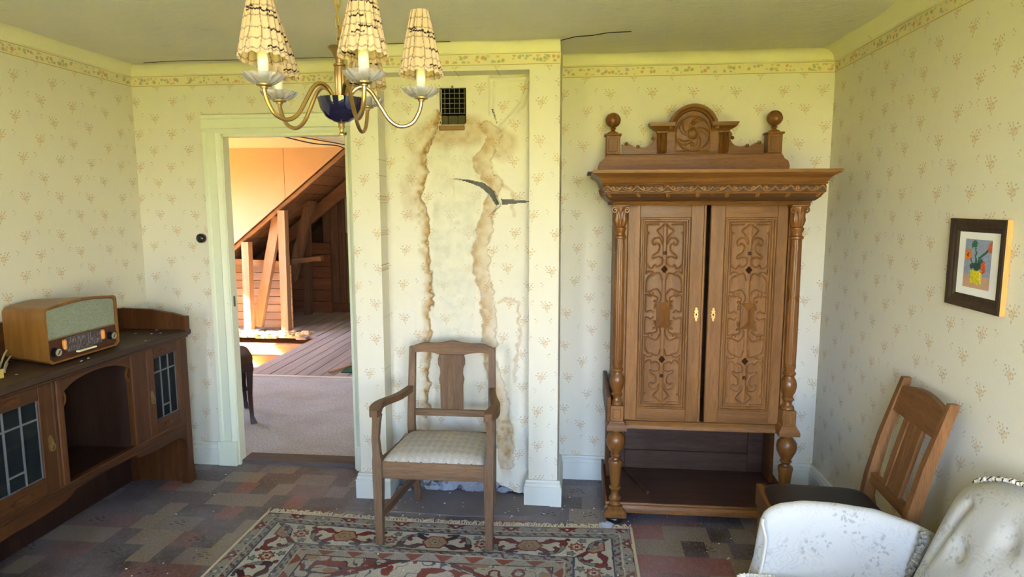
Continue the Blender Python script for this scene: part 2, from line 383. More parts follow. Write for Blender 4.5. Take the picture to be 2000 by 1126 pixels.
M['side_top'] = wood('sideboard_top', 1, (48, 34, 25), (80, 60, 46), .5)
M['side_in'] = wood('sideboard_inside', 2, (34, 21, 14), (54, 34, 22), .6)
M['ac_z'] = wood('worn_oak_z', 2, (84, 62, 44), (132, 104, 76), 0.5)
M['ac_x'] = wood('worn_oak_x', 0, (86, 62, 42), (142, 110, 80), 0.5, scale=.7)
M['ac_y'] = wood('worn_oak_y', 1, (80, 56, 38), (124, 92, 64), 0.5)
M['rc_z'] = wood('golden_oak_z', 2, (92, 60, 32), (138, 96, 56), 0.45)
M['rc_y'] = wood('golden_oak_y', 1, (82, 52, 28), (126, 86, 49), 0.45)
M['rc_x'] = wood('golden_oak_x', 0, (84, 54, 29), (128, 88, 50), 0.45)
M['veneer'] = wood('radio_veneer', 2, (108, 68, 24), (147, 103, 46), .4, scale=.9, pore=.2)
M['radio_dark'] = plain('radio_front_dark', (74, 40, 26), .35, noise=.15)
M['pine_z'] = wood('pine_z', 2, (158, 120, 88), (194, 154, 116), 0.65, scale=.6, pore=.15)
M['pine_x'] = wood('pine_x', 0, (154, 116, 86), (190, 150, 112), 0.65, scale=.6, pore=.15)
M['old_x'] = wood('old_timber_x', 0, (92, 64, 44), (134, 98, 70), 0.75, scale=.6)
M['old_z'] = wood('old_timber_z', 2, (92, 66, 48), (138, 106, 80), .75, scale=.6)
M['plank'] = wood('grey_floor_planks', 1, (136, 126, 122), (174, 164, 158), .65, scale=.5, pore=.2)
M['dark_wood'] = wood('dark_stained_wood', 2, (36, 20, 14), (64, 36, 24), .35)
M['black'] = plain('black_bakelite', (22, 20, 20), .3, spec=.5)
M['iron'] = plain('dark_iron', (112, 106, 92), .55, metal=.3)
M['brass'] = plain('aged_brass', (178, 148, 98), .3, metal=1, noise=.12, nscale=40)
M['oldbrass'] = plain('dull_brass', (150, 128, 82), .42, metal=.9, noise=.2, nscale=60)
M['cobalt'] = plain('cobalt_glaze', (10, 9, 38), .07, spec=.7)
M['candle'] = plain('candle_sleeve', (214, 210, 190), .6)
M['soot_and_shade'] = plain('soot_and_void_shade', (14, 13, 12), .95)  # flue soot, also the black standing in for shade in cracks and keyholes
M['white'] = plain('white_plastic', (226, 220, 200), .45)
M['lead'] = plain('lead_came', (120, 124, 124), .45, metal=.5, noise=.15, nscale=80)
M['plaster'] = plain('crumbled_plaster', (150, 154, 160), .9, noise=.3, nscale=14, bump=.4)
M['hearth'] = plain('worn_cement', (112, 106, 104), .7, noise=.25, nscale=12, bump=.3)
M['flake'] = plain('paint_flake', (226, 222, 206), .8)
M['fringe'] = plain('rug_fringe', (196, 182, 152), .9)
M['bluepaper'] = plain('torn_grey_paper', (112, 110, 104), .9, noise=.3, nscale=30)

# ================================================================== the room
XL, XR, D, ZC, ZB, ZBT = -2.464, 1.255, 3.479, 2.252, 2.147, 2.204      # walls, back wall, ceiling, border bottom and top
PYF, PANY = 3.135, 3.25                                               # chimney piers and the papered panel between them
DX0, DX1, DZ = -1.955, -1.243, 1.889                                  # door opening
WT = .055
struct('floor', MB().box(XL-.15, XR+.15, FY-.3, D+.06, -.2, 0), M['floor'])
struct('ceiling', MB().box(XL-.15, XR+.15, FY-.3, D+WT, ZC, ZC+.15), M['ceiling'])
struct('wall_left', MB().box(XL-.18, XL, FY-.3, D+WT, -.2, ZC+.1), M['paper_y'])
struct('wall_right', MB().box(XR, XR+.18, FY-.3, D+WT, -.2, ZC+.1), M['paper_y'])
struct('wall_back', MB().box(XL-.1, DX0, D, D+WT, -.2, ZC+.1).box(DX1, XR+.1, D, D+WT, -.2, ZC+.1).box(DX0, DX1, D, D+WT, DZ, ZC+.1), M['paper_x'])
(A0, A1, Z0w, Z1w), (B0, B1, _, _) = WINS
struct('wall_front', MB().box(XL-.1, A0, FY-.3, FY, -.2, ZC+.1).box(A1, B0, FY-.3, FY, -.2, ZC+.1).box(B1, XR+.1, FY-.3, FY, -.2, ZC+.1)
       .box(A0, A1, FY-.3, FY, -.2, Z0w).box(A0, A1, FY-.3, FY, Z1w, ZC+.1).box(B0, B1, FY-.3, FY, -.2, Z0w).box(B0, B1, FY-.3, FY, Z1w, ZC+.1), M['paper_x'])
for i, (a, b, z0, z1) in enumerate(WINS):
    win = bpy.data.objects.new('window_%d' % (i+1), None); C.objects.link(win); win['kind'] = 'structure'
    fr = MB()
    for x in (a+.02, (a+b)/2, b-.02): fr.box(x-.022, x+.022, FY-.2, FY-.14, z0, z1)
    for z in (z0+.02, 1.6, z1-.02): fr.box(a, b, FY-.195, FY-.145, z-.018, z+.018)
    part('window_frame', fr, M['trim'], win); part('window_sill', MB().box(a-.05, b+.05, FY-.14, FY+.04, z0-.03, z0, .004), M['trim'], win)

# chimney breast: two papered piers, a recessed panel of loose stained paper
wc = struct('wall_chimney', MB().box(-1.105, -.967, PYF, D+.01, 0, ZC+.02).box(-.236, -.092, PYF, D+.01, 0, ZC+.02).box(-1.0, -.2, PANY+.165, D+.01, 0, ZC+.02)
            .box(-1.0, -.2, PYF+.002, D, 2.128, ZC+.02), M['paper_x'])
nx, nz = 168, 480
xs = np.linspace(-.967, -.236, nx); zs = np.linspace(.0, 2.13, nz); X, Z = np.meshgrid(xs, zs, indexing='ij')
n1 = vnoise(X.shape, (14, 40), 1)-.5; n2 = vnoise(X.shape, (40, 110), 2)-.5; n3 = vnoise(X.shape, (90, 260), 3)-.5
jx = X+.022*n1+.016*n2; jz = Z+.03*n1
stL = [(-.711, 1.93), (-.744, 1.835), (-.787, 1.756), (-.778, 1.655), (-.809, 1.541), (-.777, 1.425), (-.769, 1.296), (-.756, 1.139), (-.764, .981), (-.771, .874), (-.779, .70), (-.79, .42)]
stR = [(-.456, 1.876), (-.416, 1.832), (-.444, 1.765), (-.482, 1.723), (-.462, 1.666), (-.411, 1.598), (-.453, 1.451), (-.485, 1.323), (-.486, 1.194), (-.466, 1.064), (-.446, .959), (-.452, .826), (-.442, .746), (-.397, .558), (-.371, .34), (-.358, .174)]
wet = [(-.789, 1.881), (-.842, 1.832), (-.805, 1.731), (-.86, 1.605), (-.851, 1.451)]
ring = spline([(-.40, 1.01), (-.35, 1.03), (-.305, .99), (-.29, .88), (-.31, .76), (-.32, .6)])
ring2 = spline([(-.40, 1.60), (-.36, 1.58), (-.33, 1.54), (-.32, 1.45)])
dL = pline(jx, jz, stL); dR = pline(jx, jz, stR); dW = pline(jx, jz, wet)
wL = .015+.012*vnoise(X.shape, (2, 12), 5); wR = .026+.016*vnoise(X.shape, (2, 14), 6)
sL = jx-np.interp(jz, [p[1] for p in stL[::-1]], [p[0] for p in stL[::-1]]); sR = jx-np.interp(jz, [p[1] for p in stR[::-1]], [p[0] for p in stR[::-1]])
stain = np.maximum.reduce([(1-sstep(dL, wL*.7, wL*1.5))*(.35+.6*sstep(sL, -.02, .02)), (1-sstep(dR, wR*.7, wR*1.4))*(.75-.35*sstep(sR, -.03, .03)), (1-sstep(dW, .008, .05))*.30,
        (1-sstep(pline(jx, jz, ring), .004, .012))*.45, (1-sstep(pline(jx, jz, ring2), .004, .014))*.45,
        (1-sstep(np.hypot((jx+.62)/.25, (jz-1.86)/.10), .5, 1.))*.55, (1-sstep(np.hypot((jx+.36)/.05, (jz-.28)/.22), .4, 1.))*.8,
        (1-sstep(np.hypot((jx+.80)/.05, (jz-.30)/.3), .4, 1.))*.45, (1-sstep(np.hypot((jx+.37)/.09, (jz-1.80)/.10), .4, 1.))*.5])
stain *= .62+.75*(n2+.5)
edge = (1-sstep(np.abs(dL-wL*1.02), .001, .006))*(jx > np.interp(jz, [p[1] for p in stL[::-1]], [p[0] for p in stL[::-1]]))*.75
edge = np.maximum(edge, (1-sstep(np.abs(dR-wR*1.0), .001, .006))*.4)*((n3+.5) > .25)
bare = inside(jx, jz, [(-.712, 1.867), (-.481, 1.857), (-.462, 1.678), (-.497, 1.451), (-.52, .984), (-.56, .74), (-.70, .74), (-.745, .981), (-.74, 1.3), (-.723, 1.502), (-.75, 1.7)])*(.55+.9*n1+.5*n2)
bare = np.clip(np.maximum(bare, (1-sstep(np.abs(jx+.62), .02, .07))*(jz < 1.9)*(.45+1.2*n2)), 0, 1)
bulge = .012*np.exp(-((X+.61)/.13)**2)*(Z < 1.9)*sstep(Z, .1, .6)
fold = .010*(vnoise(X.shape, (22, 4), 8)-.5)*(1-sstep(Z, .3, 1.3)) + .016*(vnoise(X.shape, (26, 7), 9)-.5)*(1-sstep(Z, .05, .45))
ridge = .006*(1-sstep(np.abs(dL-wL), .0, .02))
flap = inside(X, Z, [(-.429, 2.108), (-.242, 2.109), (-.279, 1.984), (-.393, 1.863)])
fl = pline(X, Z, [(-.43, 1.95), (-.432, 2.108), (-.242, 2.109), (-.275, 1.99), (-.395, 1.863)])
tear = spline([(-.617, 1.629), (-.547, 1.624), (-.47, 1.608), (-.419, 1.565), (-.394, 1.502)])
dT = pline(X, Z, tear); below = inside(X, Z, [(-.617, 1.63), (-.547, 1.625), (-.47, 1.609), (-.415, 1.567), (-.385, 1.50), (-.5, 1.40), (-.62, 1.45)])
out = .003*n1+.002*n2+bulge+fold+ridge + .013*(1-sstep(fl, .0, .02)) + .022*below*(1-sstep(dT, 0, .10)) + .006*(1-sstep(np.abs(X+.247), 0, .012))*(Z > 1.5)
out *= sstep(X, -.967, -.94)*(1-sstep(X, -.262, -.236)); out += .03*(1-sstep(Z, 0, .25))*sstep(X, -.967, -.9)*(1-sstep(X, -.30, -.24))
Y = PANY-out
bot = .05+.045*np.interp(xs, np.linspace(-.97, -.23, 15), [0, .2, 1.0, .4, 1.6, 1.9, 1.3, 2.0, 1.5, 1.9, .9, .1, -.4, -.9, -1])
hole = (inside(X, Z, [(-.617, 1.629), (-.547, 1.624), (-.47, 1.608), (-.419, 1.565), (-.394, 1.502), (-.41, 1.497), (-.442, 1.55), (-.49, 1.590), (-.55, 1.612)])
        | ((X > -.682) & (X < -.560) & (Z > 1.893) & (Z < 2.066)) | (Z < bot[:, None]+.012*n2)
        | inside(X, Z, [(-.386, 1.53), (-.241, 1.519), (-.241, 1.514), (-.382, 1.50)]) | inside(X, Z, [(-.431, 1.965), (-.424, 1.965), (-.402, 1.888), (-.414, 1.915)]))
pm = MB().grid(np.stack([X, Y, Z], -1), skip=hole)
po = part('loose_wallpaper', pm, M['stained'], wc, smooth=60, fix=False, label='water-stained loose wallpaper with brown streaks and a tear')
colors(po.data, np.stack([stain, edge, bare], -1).reshape(-1, 3))
part('paper_backing', MB().box(-.97, -.232, PANY+.03, PANY+.11, 0, 1.885).box(-.97, -.685, PANY+.03, PANY+.11, 1.885, 2.13).box(-.557, -.232, PANY+.03, PANY+.11, 1.885, 2.13), M['bluepaper'], wc)
bk = MB()
for i in range(34):                                   # crumbled plaster behind the torn bottom edge
    x = random.uniform(-.84, -.33); z = random.uniform(.0, .13); r = random.uniform(.02, .045)
    o_ = len(bk.v); bk.ball((x, PANY+.012+random.uniform(-.01, .01), z), r, 7, 5, (1, .4, .9)); bk.v[o_:] = [(a+random.uniform(-.3, .3)*r, b+random.uniform(-.2, .2)*r, max(0, c+random.uniform(-.3, .3)*r)) for a, b, c in bk.v[o_:]]
part('crumbled_plaster', bk, M['plaster'], wc, smooth=0, kind='stuff')
# vent in the flue
vt = thing('flue_vent', 'dark square flue vent with wire grille above a brick sill', 'vent', (-.62, PANY, 1.89))
part('cavity', MB().box(-.686, -.682, PANY-.004, PANY+.15, 1.889, 2.07).box(-.56, -.556, PANY-.004, PANY+.15, 1.889, 2.07).box(-.686, -.556, PANY-.004, PANY+.15, 2.066, 2.07)
     .box(-.686, -.556, PANY+.14, PANY+.15, 1.889, 2.07), M['soot_and_shade'], vt)
for i in range(6): part('grille_wire', MB().box(-.683+i*.0242-.0012, -.683+i*.0242+.0012, PANY-.016, PANY-.013, 1.945, 2.068), M['iron'], vt)
for i in range(6): part('grille_wire', MB().box(-.684, -.558, PANY-.018, PANY-.015, 1.947+i*.0238-.0012, 1.947+i*.0238+.0012), M['iron'], vt)
for a, b in ((-.686, -.652), (-.650, -.604), (-.602, -.556)): part('brick', MB().box(a, b, PANY+.02, PANY+.06, 1.889, 1.942, .004), plain('sooty_brick', (84, 78, 56), .9, noise=.4, nscale=40), vt)
part('sill_brick', MB().box(-.690, -.562, PANY-.02, PANY+.05, 1.866, 1.89, .004), plain('brown_brick', (142, 110, 72), .9, noise=.35, nscale=50, bump=.5), vt)
part('latch', MB().box(-.624, -.616, PANY-.022, PANY-.012, 2.064, 2.078), M['iron'], vt)

# cove, border paper, baseboards
def cove_prof(n=7, w_=.075, h=.05): return [(w_*(1-math.cos(PI/2*i/n)), ZC-h*(math.sin(PI/2*(1-i/n)))) for i in range(n+1)]
CP = [(0, ZBT-.002)]+[(.012+.07*(i/7)**1.4, ZBT+.004+(ZC-ZBT-.004)*math.sin(PI/2*i/7)) for i in range(8)]
def run_x(x0, x1, y, prof, n=40, wob=.004):           # a moulding along x in front of a wall at y
    P = np.array([[(x, y-o-(wob*math.sin(x*9+o*60)+wob*.6*math.sin(x*23)), z+wob*.5*math.sin(x*6)) for o, z in prof] for x in np.linspace(x0, x1, n)]); return MB().grid(P)
def run_y(y0, y1, x, sg, prof, n=40, wob=.004):
    P = np.array([[(x+sg*(o+(wob*math.sin(y*8+o*60)+wob*.6*math.sin(y*21))), y, z+wob*.5*math.sin(y*7)) for o, z in prof] for y in np.linspace(y0, y1, n)]); return MB().grid(P)
struct('trim_1', run_x(XL, -1.09, D, CP), M['cove']); struct('trim_2', run_x(-.09, XR, D, CP), M['cove'])
struct('trim_3', run_x(-1.105, -.092, PYF, [(o*.55, z) for o, z in CP]), M['cove'])
struct('trim_4', run_y(FY, D, XL, 1, CP, 60), M['cove']); struct('trim_5', run_y(FY, D, XR, -1, CP, 60), M['cove'])
BP = [(.0035, ZB), (.0035, ZBT)]
struct('trim_6', run_x(XL, -1.09, D, BP, 30, .001), M['border_x']); struct('trim_7', run_x(-.09, XR, D, BP, 30, .001), M['border_x'])
struct('trim_8', run_x(-1.106, -.090, PYF, BP, 30, .001), M['border_x'])
struct('trim_9', run_y(FY, D, XL, 1, BP, 40, .001), M['border_y']); struct('trim_10', run_y(FY, D, XR, -1, BP, 40, .001), M['border_y'])
BB = [(0, .132), (.012, .132), (.015, .124), (.012, .118), (.018, .112), (.018, .102), (.022, .098), (.022, 0)]
def pr_x(x0, x1, y, prof):
    pl = [(y-o, z) for o, z in prof]+[(y, 0)]; return MB().prism(pl, 'yz', x0, x1)
struct('baseboard_back', pr_x(XL, DX0-.1, D, BB), M['base']); struct('baseboard_back', pr_x(-.092, XR, D, BB), M['base'])
def pier_base(x0, x1):
    return MB().grid(np.array([[(x0-o, D-.0, z), (x0-o, PYF-o, z), (x1+o, PYF-o, z), (x1+o, D, z)] for o, z in BB]))
struct('baseboard_chimney', pier_base(-1.105, -.967), M['base']); struct('baseboard_chimney', pier_base(-.236, -.092), M['base'])
struct('baseboard_right', MB().prism([(XR-o, z) for o, z in BB]+[(XR, 0)], 'xz', FY, D), M['base'])
struct('baseboard_left', MB().prism([(XL+o, z) for o, z in BB]+[(XL, 0)], 'xz', FY, D), M['base'])
# ceiling cracks: black slivers stand in for the shade inside them
ck = MB()
def crack(pts, w_=.004):
    for (a, b) in zip(pts[:-1], pts[1:]): ck.beam((a[0], a[1], ZC-.0015), (b[0], b[1], ZC-.0015), w_, .002)
crack([(-.09, 3.12), (-.02, 3.06), (.05, 3.05), (.12, 3.01), (.22, 3.0)], .006); crack([(-2.3, 3.36), (-2.1, 3.34), (-1.7, 3.35), (-1.2, 3.345), (-.9, 3.10), (-.6, 3.09)], .003)
struct('ceiling_crack_shade', ck, M['soot_and_shade'])
bpy.data.objects['ceiling_crack_shade'].parent = bpy.data.objects['ceiling']

# door casing, jamb and threshold
dr = bpy.data.objects.new('door_1', None); C.objects.link(dr); dr['kind'] = 'structure'
CW = .108
def casing_prof(): return [(0, .010), (.012, .022), (.026, .026), (.032, .020), (.078, .016), (.084, .022), (.100, .024), (.108, .006)]
cp = [(0, 0)]+[(a, b) for a, b in casing_prof()]+[(.108, 0)]
part('casing', MB().prism([(DX0-a, D-b) for a, b in cp], 'xy', .145, DZ+.005), M['trim'], dr)
part('casing', MB().prism([(DX1+a, D-b) for a, b in cp], 'xy', .145, DZ+.005), M['trim'], dr)
part('casing_head', MB().prism([(D-b, DZ+a) for a, b in cp], 'yz', DX0-CW, DX1+CW), M['trim'], dr)
for s_, x in ((-1, DX0), (1, DX1)): part('plinth_block', MB().box(min(x, x+s_*.112), max(x, x+s_*.112), D-.034, D, 0, .146, .003), M['trim'], dr)
part('jamb', MB().box(DX0-.01, DX0+.008, D-.008, D+WT, 0, DZ), M['trim'], dr)
part('jamb', MB().box(DX1-.014, DX1+.01, D-.008, D+WT+.01, 0, DZ), M['trim'], dr)
part('head_jamb', MB().box(DX0, DX1, D-.008, D+WT+.01, DZ-.014, DZ+.01), M['trim'], dr)
part('keeper_plate', MB().box(DX0+.008, DX0+.0095, D+.012, D+.032, .93, .99), M['iron'], dr)
part('threshold', MB().box(DX0, DX1, D+.012, D+.135, -.02, .022, .006), wood('worn_threshold', 0, (70, 62, 58), (104, 94, 88), .6), dr)

# ================================================================== the hall and attic beyond the door
HY = D+WT
def carpet():
    t = T('mottled_carpet', .95, .05); p = t.coord(); f = t.noise(t.scale(p, 90, 45, 90, (0, 0, .5)), 1, 4, .7); g = t.noise(p, 3, 4)
    c = t.mix(t.mr(f, .3, .7), lin((156, 154, 156)), lin((204, 202, 198))); c = t.mix(t.mr(g, .45, .7, 0, .35), c, lin((140, 130, 112))); t.col(c); t.bump(f, .5, .004); return t.m
struct('floor_hall', MB().box(-5.5, -1.0, HY, 5.40, -.2, 0.0), carpet())
HW = plain('hall_wallboard', (190, 182, 172), .85, noise=.06, nscale=3)
HC = plain('hall_ceiling_board', (196, 182, 154), .85, noise=.05, nscale=3)
struct('wall_hall', MB().box(-1.10, -.95, HY, 9.5, -.2, 2.4), HW)
struct('wall_dormer', MB().box(-5.55, -5.40, HY-.1, DWIN[0], -.2, 2.4).box(-5.55, -5.40, DWIN[1], 9.5, -.2, 2.4).box(-5.55, -5.40, DWIN[0], DWIN[1], -.2, DWIN[2]).box(-5.55, -5.40, DWIN[0], DWIN[1], DWIN[3], 2.4)
       .box(-5.55, XL-.05, HY-.12, HY, -.2, 2.4), HW)
w2 = bpy.data.objects.new('window_3', None); C.objects.link(w2); w2['kind'] = 'structure'
fr = MB()
for y in (DWIN[0]+.03, (DWIN[0]+DWIN[1])/2, DWIN[1]-.03): fr.box(-5.5, -5.45, y-.03, y+.03, DWIN[2], DWIN[3])
for z in (DWIN[2]+.02, DWIN[3]-.02): fr.box(-5.5, -5.45, DWIN[0], DWIN[1], z-.02, z+.02)
part('window_frame', fr, M['trim'], w2)
HZ = 2.155
struct('ceiling_hall', MB().box(-5.6, -2.55, HY-.02, 7.36, HZ, HZ+.2), HC)
struct('ceiling_hall', MB().prism([(-2.95, HY-.02), (-.9, HY-.02), (-.9, 9.6), (-2.62, 9.6), (-2.62, 7.36), (-2.95, 6.3)], 'xy', HZ+.004, HZ+.2), plain('pale_blue_ceiling', (176, 184, 180), .85, noise=.05, nscale=4))
struct('wall_attic', MB().box(-5.6, -.9, 9.4, 9.55, -.3, 2.5), M['old_x'])
struct('roof_skin', MB().prism([(-5.7, .0), (-5.7, .12), (-2.5, 2.56+.12), (-2.5, 2.44)], 'xz', 7.34, 9.6), plain('roof_underlay', (60, 44, 34), .9))
# dormer cheek of two boards above the rafter
ch = bpy.data.objects.new('wall_cheek', None); C.objects.link(ch); ch['kind'] = 'structure'
def slope(x): return 1.06+.80*(x+4.02)
CHM = plain('pink_fibreboard', (204, 158, 132), .8, noise=.05, nscale=5)
part('wall_panel', MB().prism([(-5.4, slope(-5.4)), (-3.372, slope(-3.372)), (-3.372, HZ+.02), (-5.4, HZ+.02)], 'xz', 7.29, 7.31), CHM, ch, 0)
part('wall_panel', MB().prism([(-3.366, slope(-3.366)), (-2.652, slope(-2.652)), (-2.64, HZ+.02), (-3.366, HZ+.02)], 'xz', 7.29, 7.31), CHM, ch, 0)
# floor planks along y, missing over a pit near the dormer
fa = struct('floor_attic', MB().box(-5.5, -1.0, 5.4, 9.5, -.4, -.16), plain('attic_rubble', (214, 168, 118), .95, noise=.3, nscale=20, bump=.8))
x = -2.99; k = 0
while x < -1.2:
    wd = random.uniform(.105, .135); part('plank', MB().box(x+.003, x+wd-.003, 5.40+.004*math.sin(k*7), 9.38, -.03, .0+random.uniform(-.002, .003), .002), M['plank'], fa); x += wd; k += 1
x = -5.38
while x < -3.02:
    wd = random.uniform(.11, .135); y0 = 7.12+random.uniform(-.05, .05)
    part('plank', MB().box(x+.003, min(x+wd, -2.995)-.003, y0, 9.38, -.03, random.uniform(-.002, .003), .002), M['plank'], fa)
    y1 = 5.40 if x < -4.3 else None
    part('plank', MB().box(x+.003, min(x+wd, -2.995)-.003, 5.40, random.uniform(5.46, 5.56) if x > -4.2 else random.uniform(6.4, 6.9), -.03, random.uniform(-.002, .003), .002), M['plank'], fa); x += wd
struct('trim_11', MB().box(-5.4, -1.1, 5.375, 5.415, -.02, .010, .003), plain('pale_edge_strip', (216, 206, 194), .6))
for i, y in enumerate((5.75, 6.28, 6.82)):
    o = part('joist', MB().box(-5.4, -2.95, y, y+.07, -.17, -.032, .004), M['pine_x'], fa)
# posts, rafters, struts
TG = 'bare attic timbers seen through the doorway'
def timber(p0, p1, w_, h, mat, label, up=(0, 1, 0), name='timber_post'):
    m = MB().beam(p0, p1, w_, h, up); return single(name, m, mat, label, 'timber', 0, TG)
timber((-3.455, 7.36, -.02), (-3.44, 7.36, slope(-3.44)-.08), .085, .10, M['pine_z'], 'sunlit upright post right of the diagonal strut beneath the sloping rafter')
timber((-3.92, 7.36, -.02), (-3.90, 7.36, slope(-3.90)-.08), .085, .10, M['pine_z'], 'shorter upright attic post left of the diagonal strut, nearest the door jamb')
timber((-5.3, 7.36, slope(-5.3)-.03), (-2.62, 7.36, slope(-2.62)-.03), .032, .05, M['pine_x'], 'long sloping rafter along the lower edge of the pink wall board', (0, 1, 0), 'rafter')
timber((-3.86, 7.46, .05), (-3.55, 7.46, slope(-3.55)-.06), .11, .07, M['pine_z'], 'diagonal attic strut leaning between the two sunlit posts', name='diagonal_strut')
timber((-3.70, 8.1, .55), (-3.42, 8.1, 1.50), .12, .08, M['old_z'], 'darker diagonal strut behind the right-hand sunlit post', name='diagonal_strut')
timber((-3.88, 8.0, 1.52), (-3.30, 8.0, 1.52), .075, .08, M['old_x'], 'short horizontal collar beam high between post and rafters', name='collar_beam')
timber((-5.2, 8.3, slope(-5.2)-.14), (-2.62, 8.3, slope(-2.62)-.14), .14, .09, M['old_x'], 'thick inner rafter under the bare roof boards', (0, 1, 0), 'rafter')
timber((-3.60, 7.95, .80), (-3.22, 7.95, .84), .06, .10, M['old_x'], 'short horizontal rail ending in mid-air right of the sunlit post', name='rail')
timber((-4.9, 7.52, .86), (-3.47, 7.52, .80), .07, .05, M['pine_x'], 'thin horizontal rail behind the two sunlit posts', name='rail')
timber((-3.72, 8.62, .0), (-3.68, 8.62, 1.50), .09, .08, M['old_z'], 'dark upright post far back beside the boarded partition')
rs = struct('roof_attic', MB().box(-3.1, -3.09, 7.4, 7.41, 2.16, 2.17), M['old_x'])
n = 0
for y in np.arange(7.40, 9.35, .13): pass
L0 = -5.3
while L0 < -2.6:                                        # roof boards along y, one beside the other down the slope
    part('roof_board', MB().prism([(L0, slope(L0)-.012), (L0+.125, slope(L0+.125)-.012), (L0+.125, slope(L0+.125)+.012), (L0, slope(L0)+.012)], 'xz', 7.34, 9.4), M['old_x'], rs, 0); L0 += .135
wk = struct('wall_kneewall', MB().box(-5.38, -3.50, 7.66, 7.68, -.03, .02), M['old_x'])
for i in range(8): part('board', MB().box(-5.38, -3.50, 7.64, 7.66, .0+i*.098, .092+i*.098, .003), M['pine_x'], wk)
wk2 = struct('wall_backboards', MB().box(-4.1, -3.42, 8.80, 8.82, -.03, .02), M['old_x'])
for i in range(6): part('board', MB().box(-4.2, -3.44, 8.78, 8.80, .0+i*.165, .158+i*.165, .004), wood('red_brown_board', 0, (104, 66, 44), (142, 96, 66), .75, scale=.6), wk2)
wp = struct('wall_partition', MB().box(-3.60, -3.265, 8.93, 8.95, 0, .12), M['old_z'])
for i, (a, b) in enumerate(((-3.585, -3.475), (-3.47, -3.36), (-3.355, -3.30), (-3.295, -3.265))): part('board', MB().box(a, b, 8.90-.012*(i % 2), 8.93, .10, 1.72+.05*i, .004), M['old_z'], wp)
part('skirting', MB().box(-3.60, -2.4, 8.87, 8.90, 0, .12, .004), M['old_x'], wp)
struct('wall_green', MB().box(-3.26, -1.1, 8.92, 8.96, .10, 1.12), plain('olive_paint', (112, 112, 62), .8, noise=.1)); struct('wall_pale', MB().box(-3.26, -1.1, 8.92, 8.96, 1.12, 2.2), plain('pale_green_board', (176, 186, 150), .8, noise=.1))
single('green_mat', MB().prism([(-2.155, 5.99), (-1.75, 6.5), (-1.5, 5.56), (-2.12, 5.56)], 'xy', .002, .009), plain('dark_green_felt', (34, 74, 46), .95, noise=.2, nscale=60), 'dark green mat corner on the grey planks', 'mat')
single('wooden_lath', MB().beam((-2.215, 5.54, .010), (-1.865, 6.50, .010), .03, .016), M['pine_x'], 'pale wooden lath along the edge of the green mat', 'lath')
rb = MB()
for i in range(90):
    x = random.uniform(-4.2, -3.1); y = random.uniform(7.05, 7.32); rb.ball((x, y, .005+random.uniform(0, .02)), random.uniform(.012, .035), 6, 4, (1.4, 1, .6))
o = single('loose_insulation', rb, plain('straw_insulation', (222, 190, 142), .95, noise=.3, nscale=60), 'crumbled straw-coloured insulation heaped at the foot of the attic posts', 'insulation', 0, kind='stuff')
single('ceiling_cable', MB().tube(spline([(-2.78, 6.0, HZ-.01), (-2.6, 6.3, HZ-.05), (-2.5, 6.7, HZ-.04), (-2.45, 7.1, HZ-.08), (-2.35, 7.5, HZ-.03)]), .006, 6), M['black'], 'lower black cable sagging under the hall ceiling', 'cable')
single('ceiling_cable', MB().tube(spline([(-2.70, 5.9, HZ-.004), (-2.54, 6.3, HZ-.02), (-2.45, 6.8, HZ-.025), (-2.42, 7.1, HZ-.05)]), .005, 6), M['black'], 'upper black cable sagging under the hall ceiling', 'cable')
def grass():
    t = T('sunlit_grass', .9, .1); p = t.coord(); t.col(t.mix(t.noise(p, .8, 5), lin((138, 138, 32)), lin((180, 176, 60)))); return t.m
struct('ground', MB().box(-70, 70, -70, 60, -3.6, -3.5), grass())

# ================================================================== wardrobe
M['boss'] = plain('dark_polished_boss', (58, 30, 16), .25, spec=.5)
WX0, WX1, WF, WB = .215, .935, 3.02, 3.455
WC = (WX0+WX1)/2
W = thing('carved_wardrobe', 'tall carved oak wardrobe with two doors and arched crest against the back wall', 'wardrobe', (WC, 3.22, 0))
for x in (.187, .963):
    part('bun_foot', MB().ball((x, 2.985, .026), .045, 20, 12, (1, 1, .58)), M['black'], W)
for x in (.187, .963): part('rear_foot', MB().box(x-.03, x+.03, 3.38, 3.44, 0, .05, .004), M['oak_dark'], W)
part('base_shelf', MB().box(.150, 1.0, 2.992, 3.45, .066, .098, .004), M['oak_dark'], W)
part('shelf_moulding', MB().strip3(.152, .998, 2.994, 3.45, [(0, .100), (.008, .100), (.010, .092), (.004, .086), (.010, .080), (.014, .066), (.014, .052), (0, .052)]), M['oak_x'], W)
part('shelf_lip', MB().box(.138, .150, 2.99, 3.45, .07, .128, .004), M['oak_y'], W)
part('shelf_lip', MB().box(1.0, 1.012, 2.99, 3.45, .07, .128, .004), M['oak_y'], W)
part('lower_back', MB().box(.165, .985, 3.425, 3.437, .1, .47), M['oak_dark'], W)
for a, b, c, e in ((.165, .26, .1, .47), (.90, .985, .1, .47), (.26, .90, .1, .20), (.26, .90, .42, .47)): part('back_frame_rail', MB().box(a, b, 3.408, 3.426, c, e, .003), M['oak_dark'], W)
part('lower_side', MB().box(.155, .175, 3.28, 3.43, .1, .47, .003), M['oak_y'], W); part('lower_side', MB().box(.975, .995, 3.28, 3.43, .1, .47, .003), M['oak_y'], W)
legp = [(.020, .087), (.028, .087), (.030, .093), (.026, .100), (.022, .106), (.028, .114), (.029, .120), (.021, .128), (.017, .148), (.021, .160), (.027, .168), (.027, .175), (.021, .180), (.021, .182), (.023, .20), (.030, .275), (.034, .296), (.031, .306), (.019, .312), (.017, .318), (.022, .326), (.026, .331), (.022, .336), (.022, .342), (.030, .355), (.042, .380), (.045, .402), (.041, .424), (.028, .440), (.021, .448), (.020, .464)]
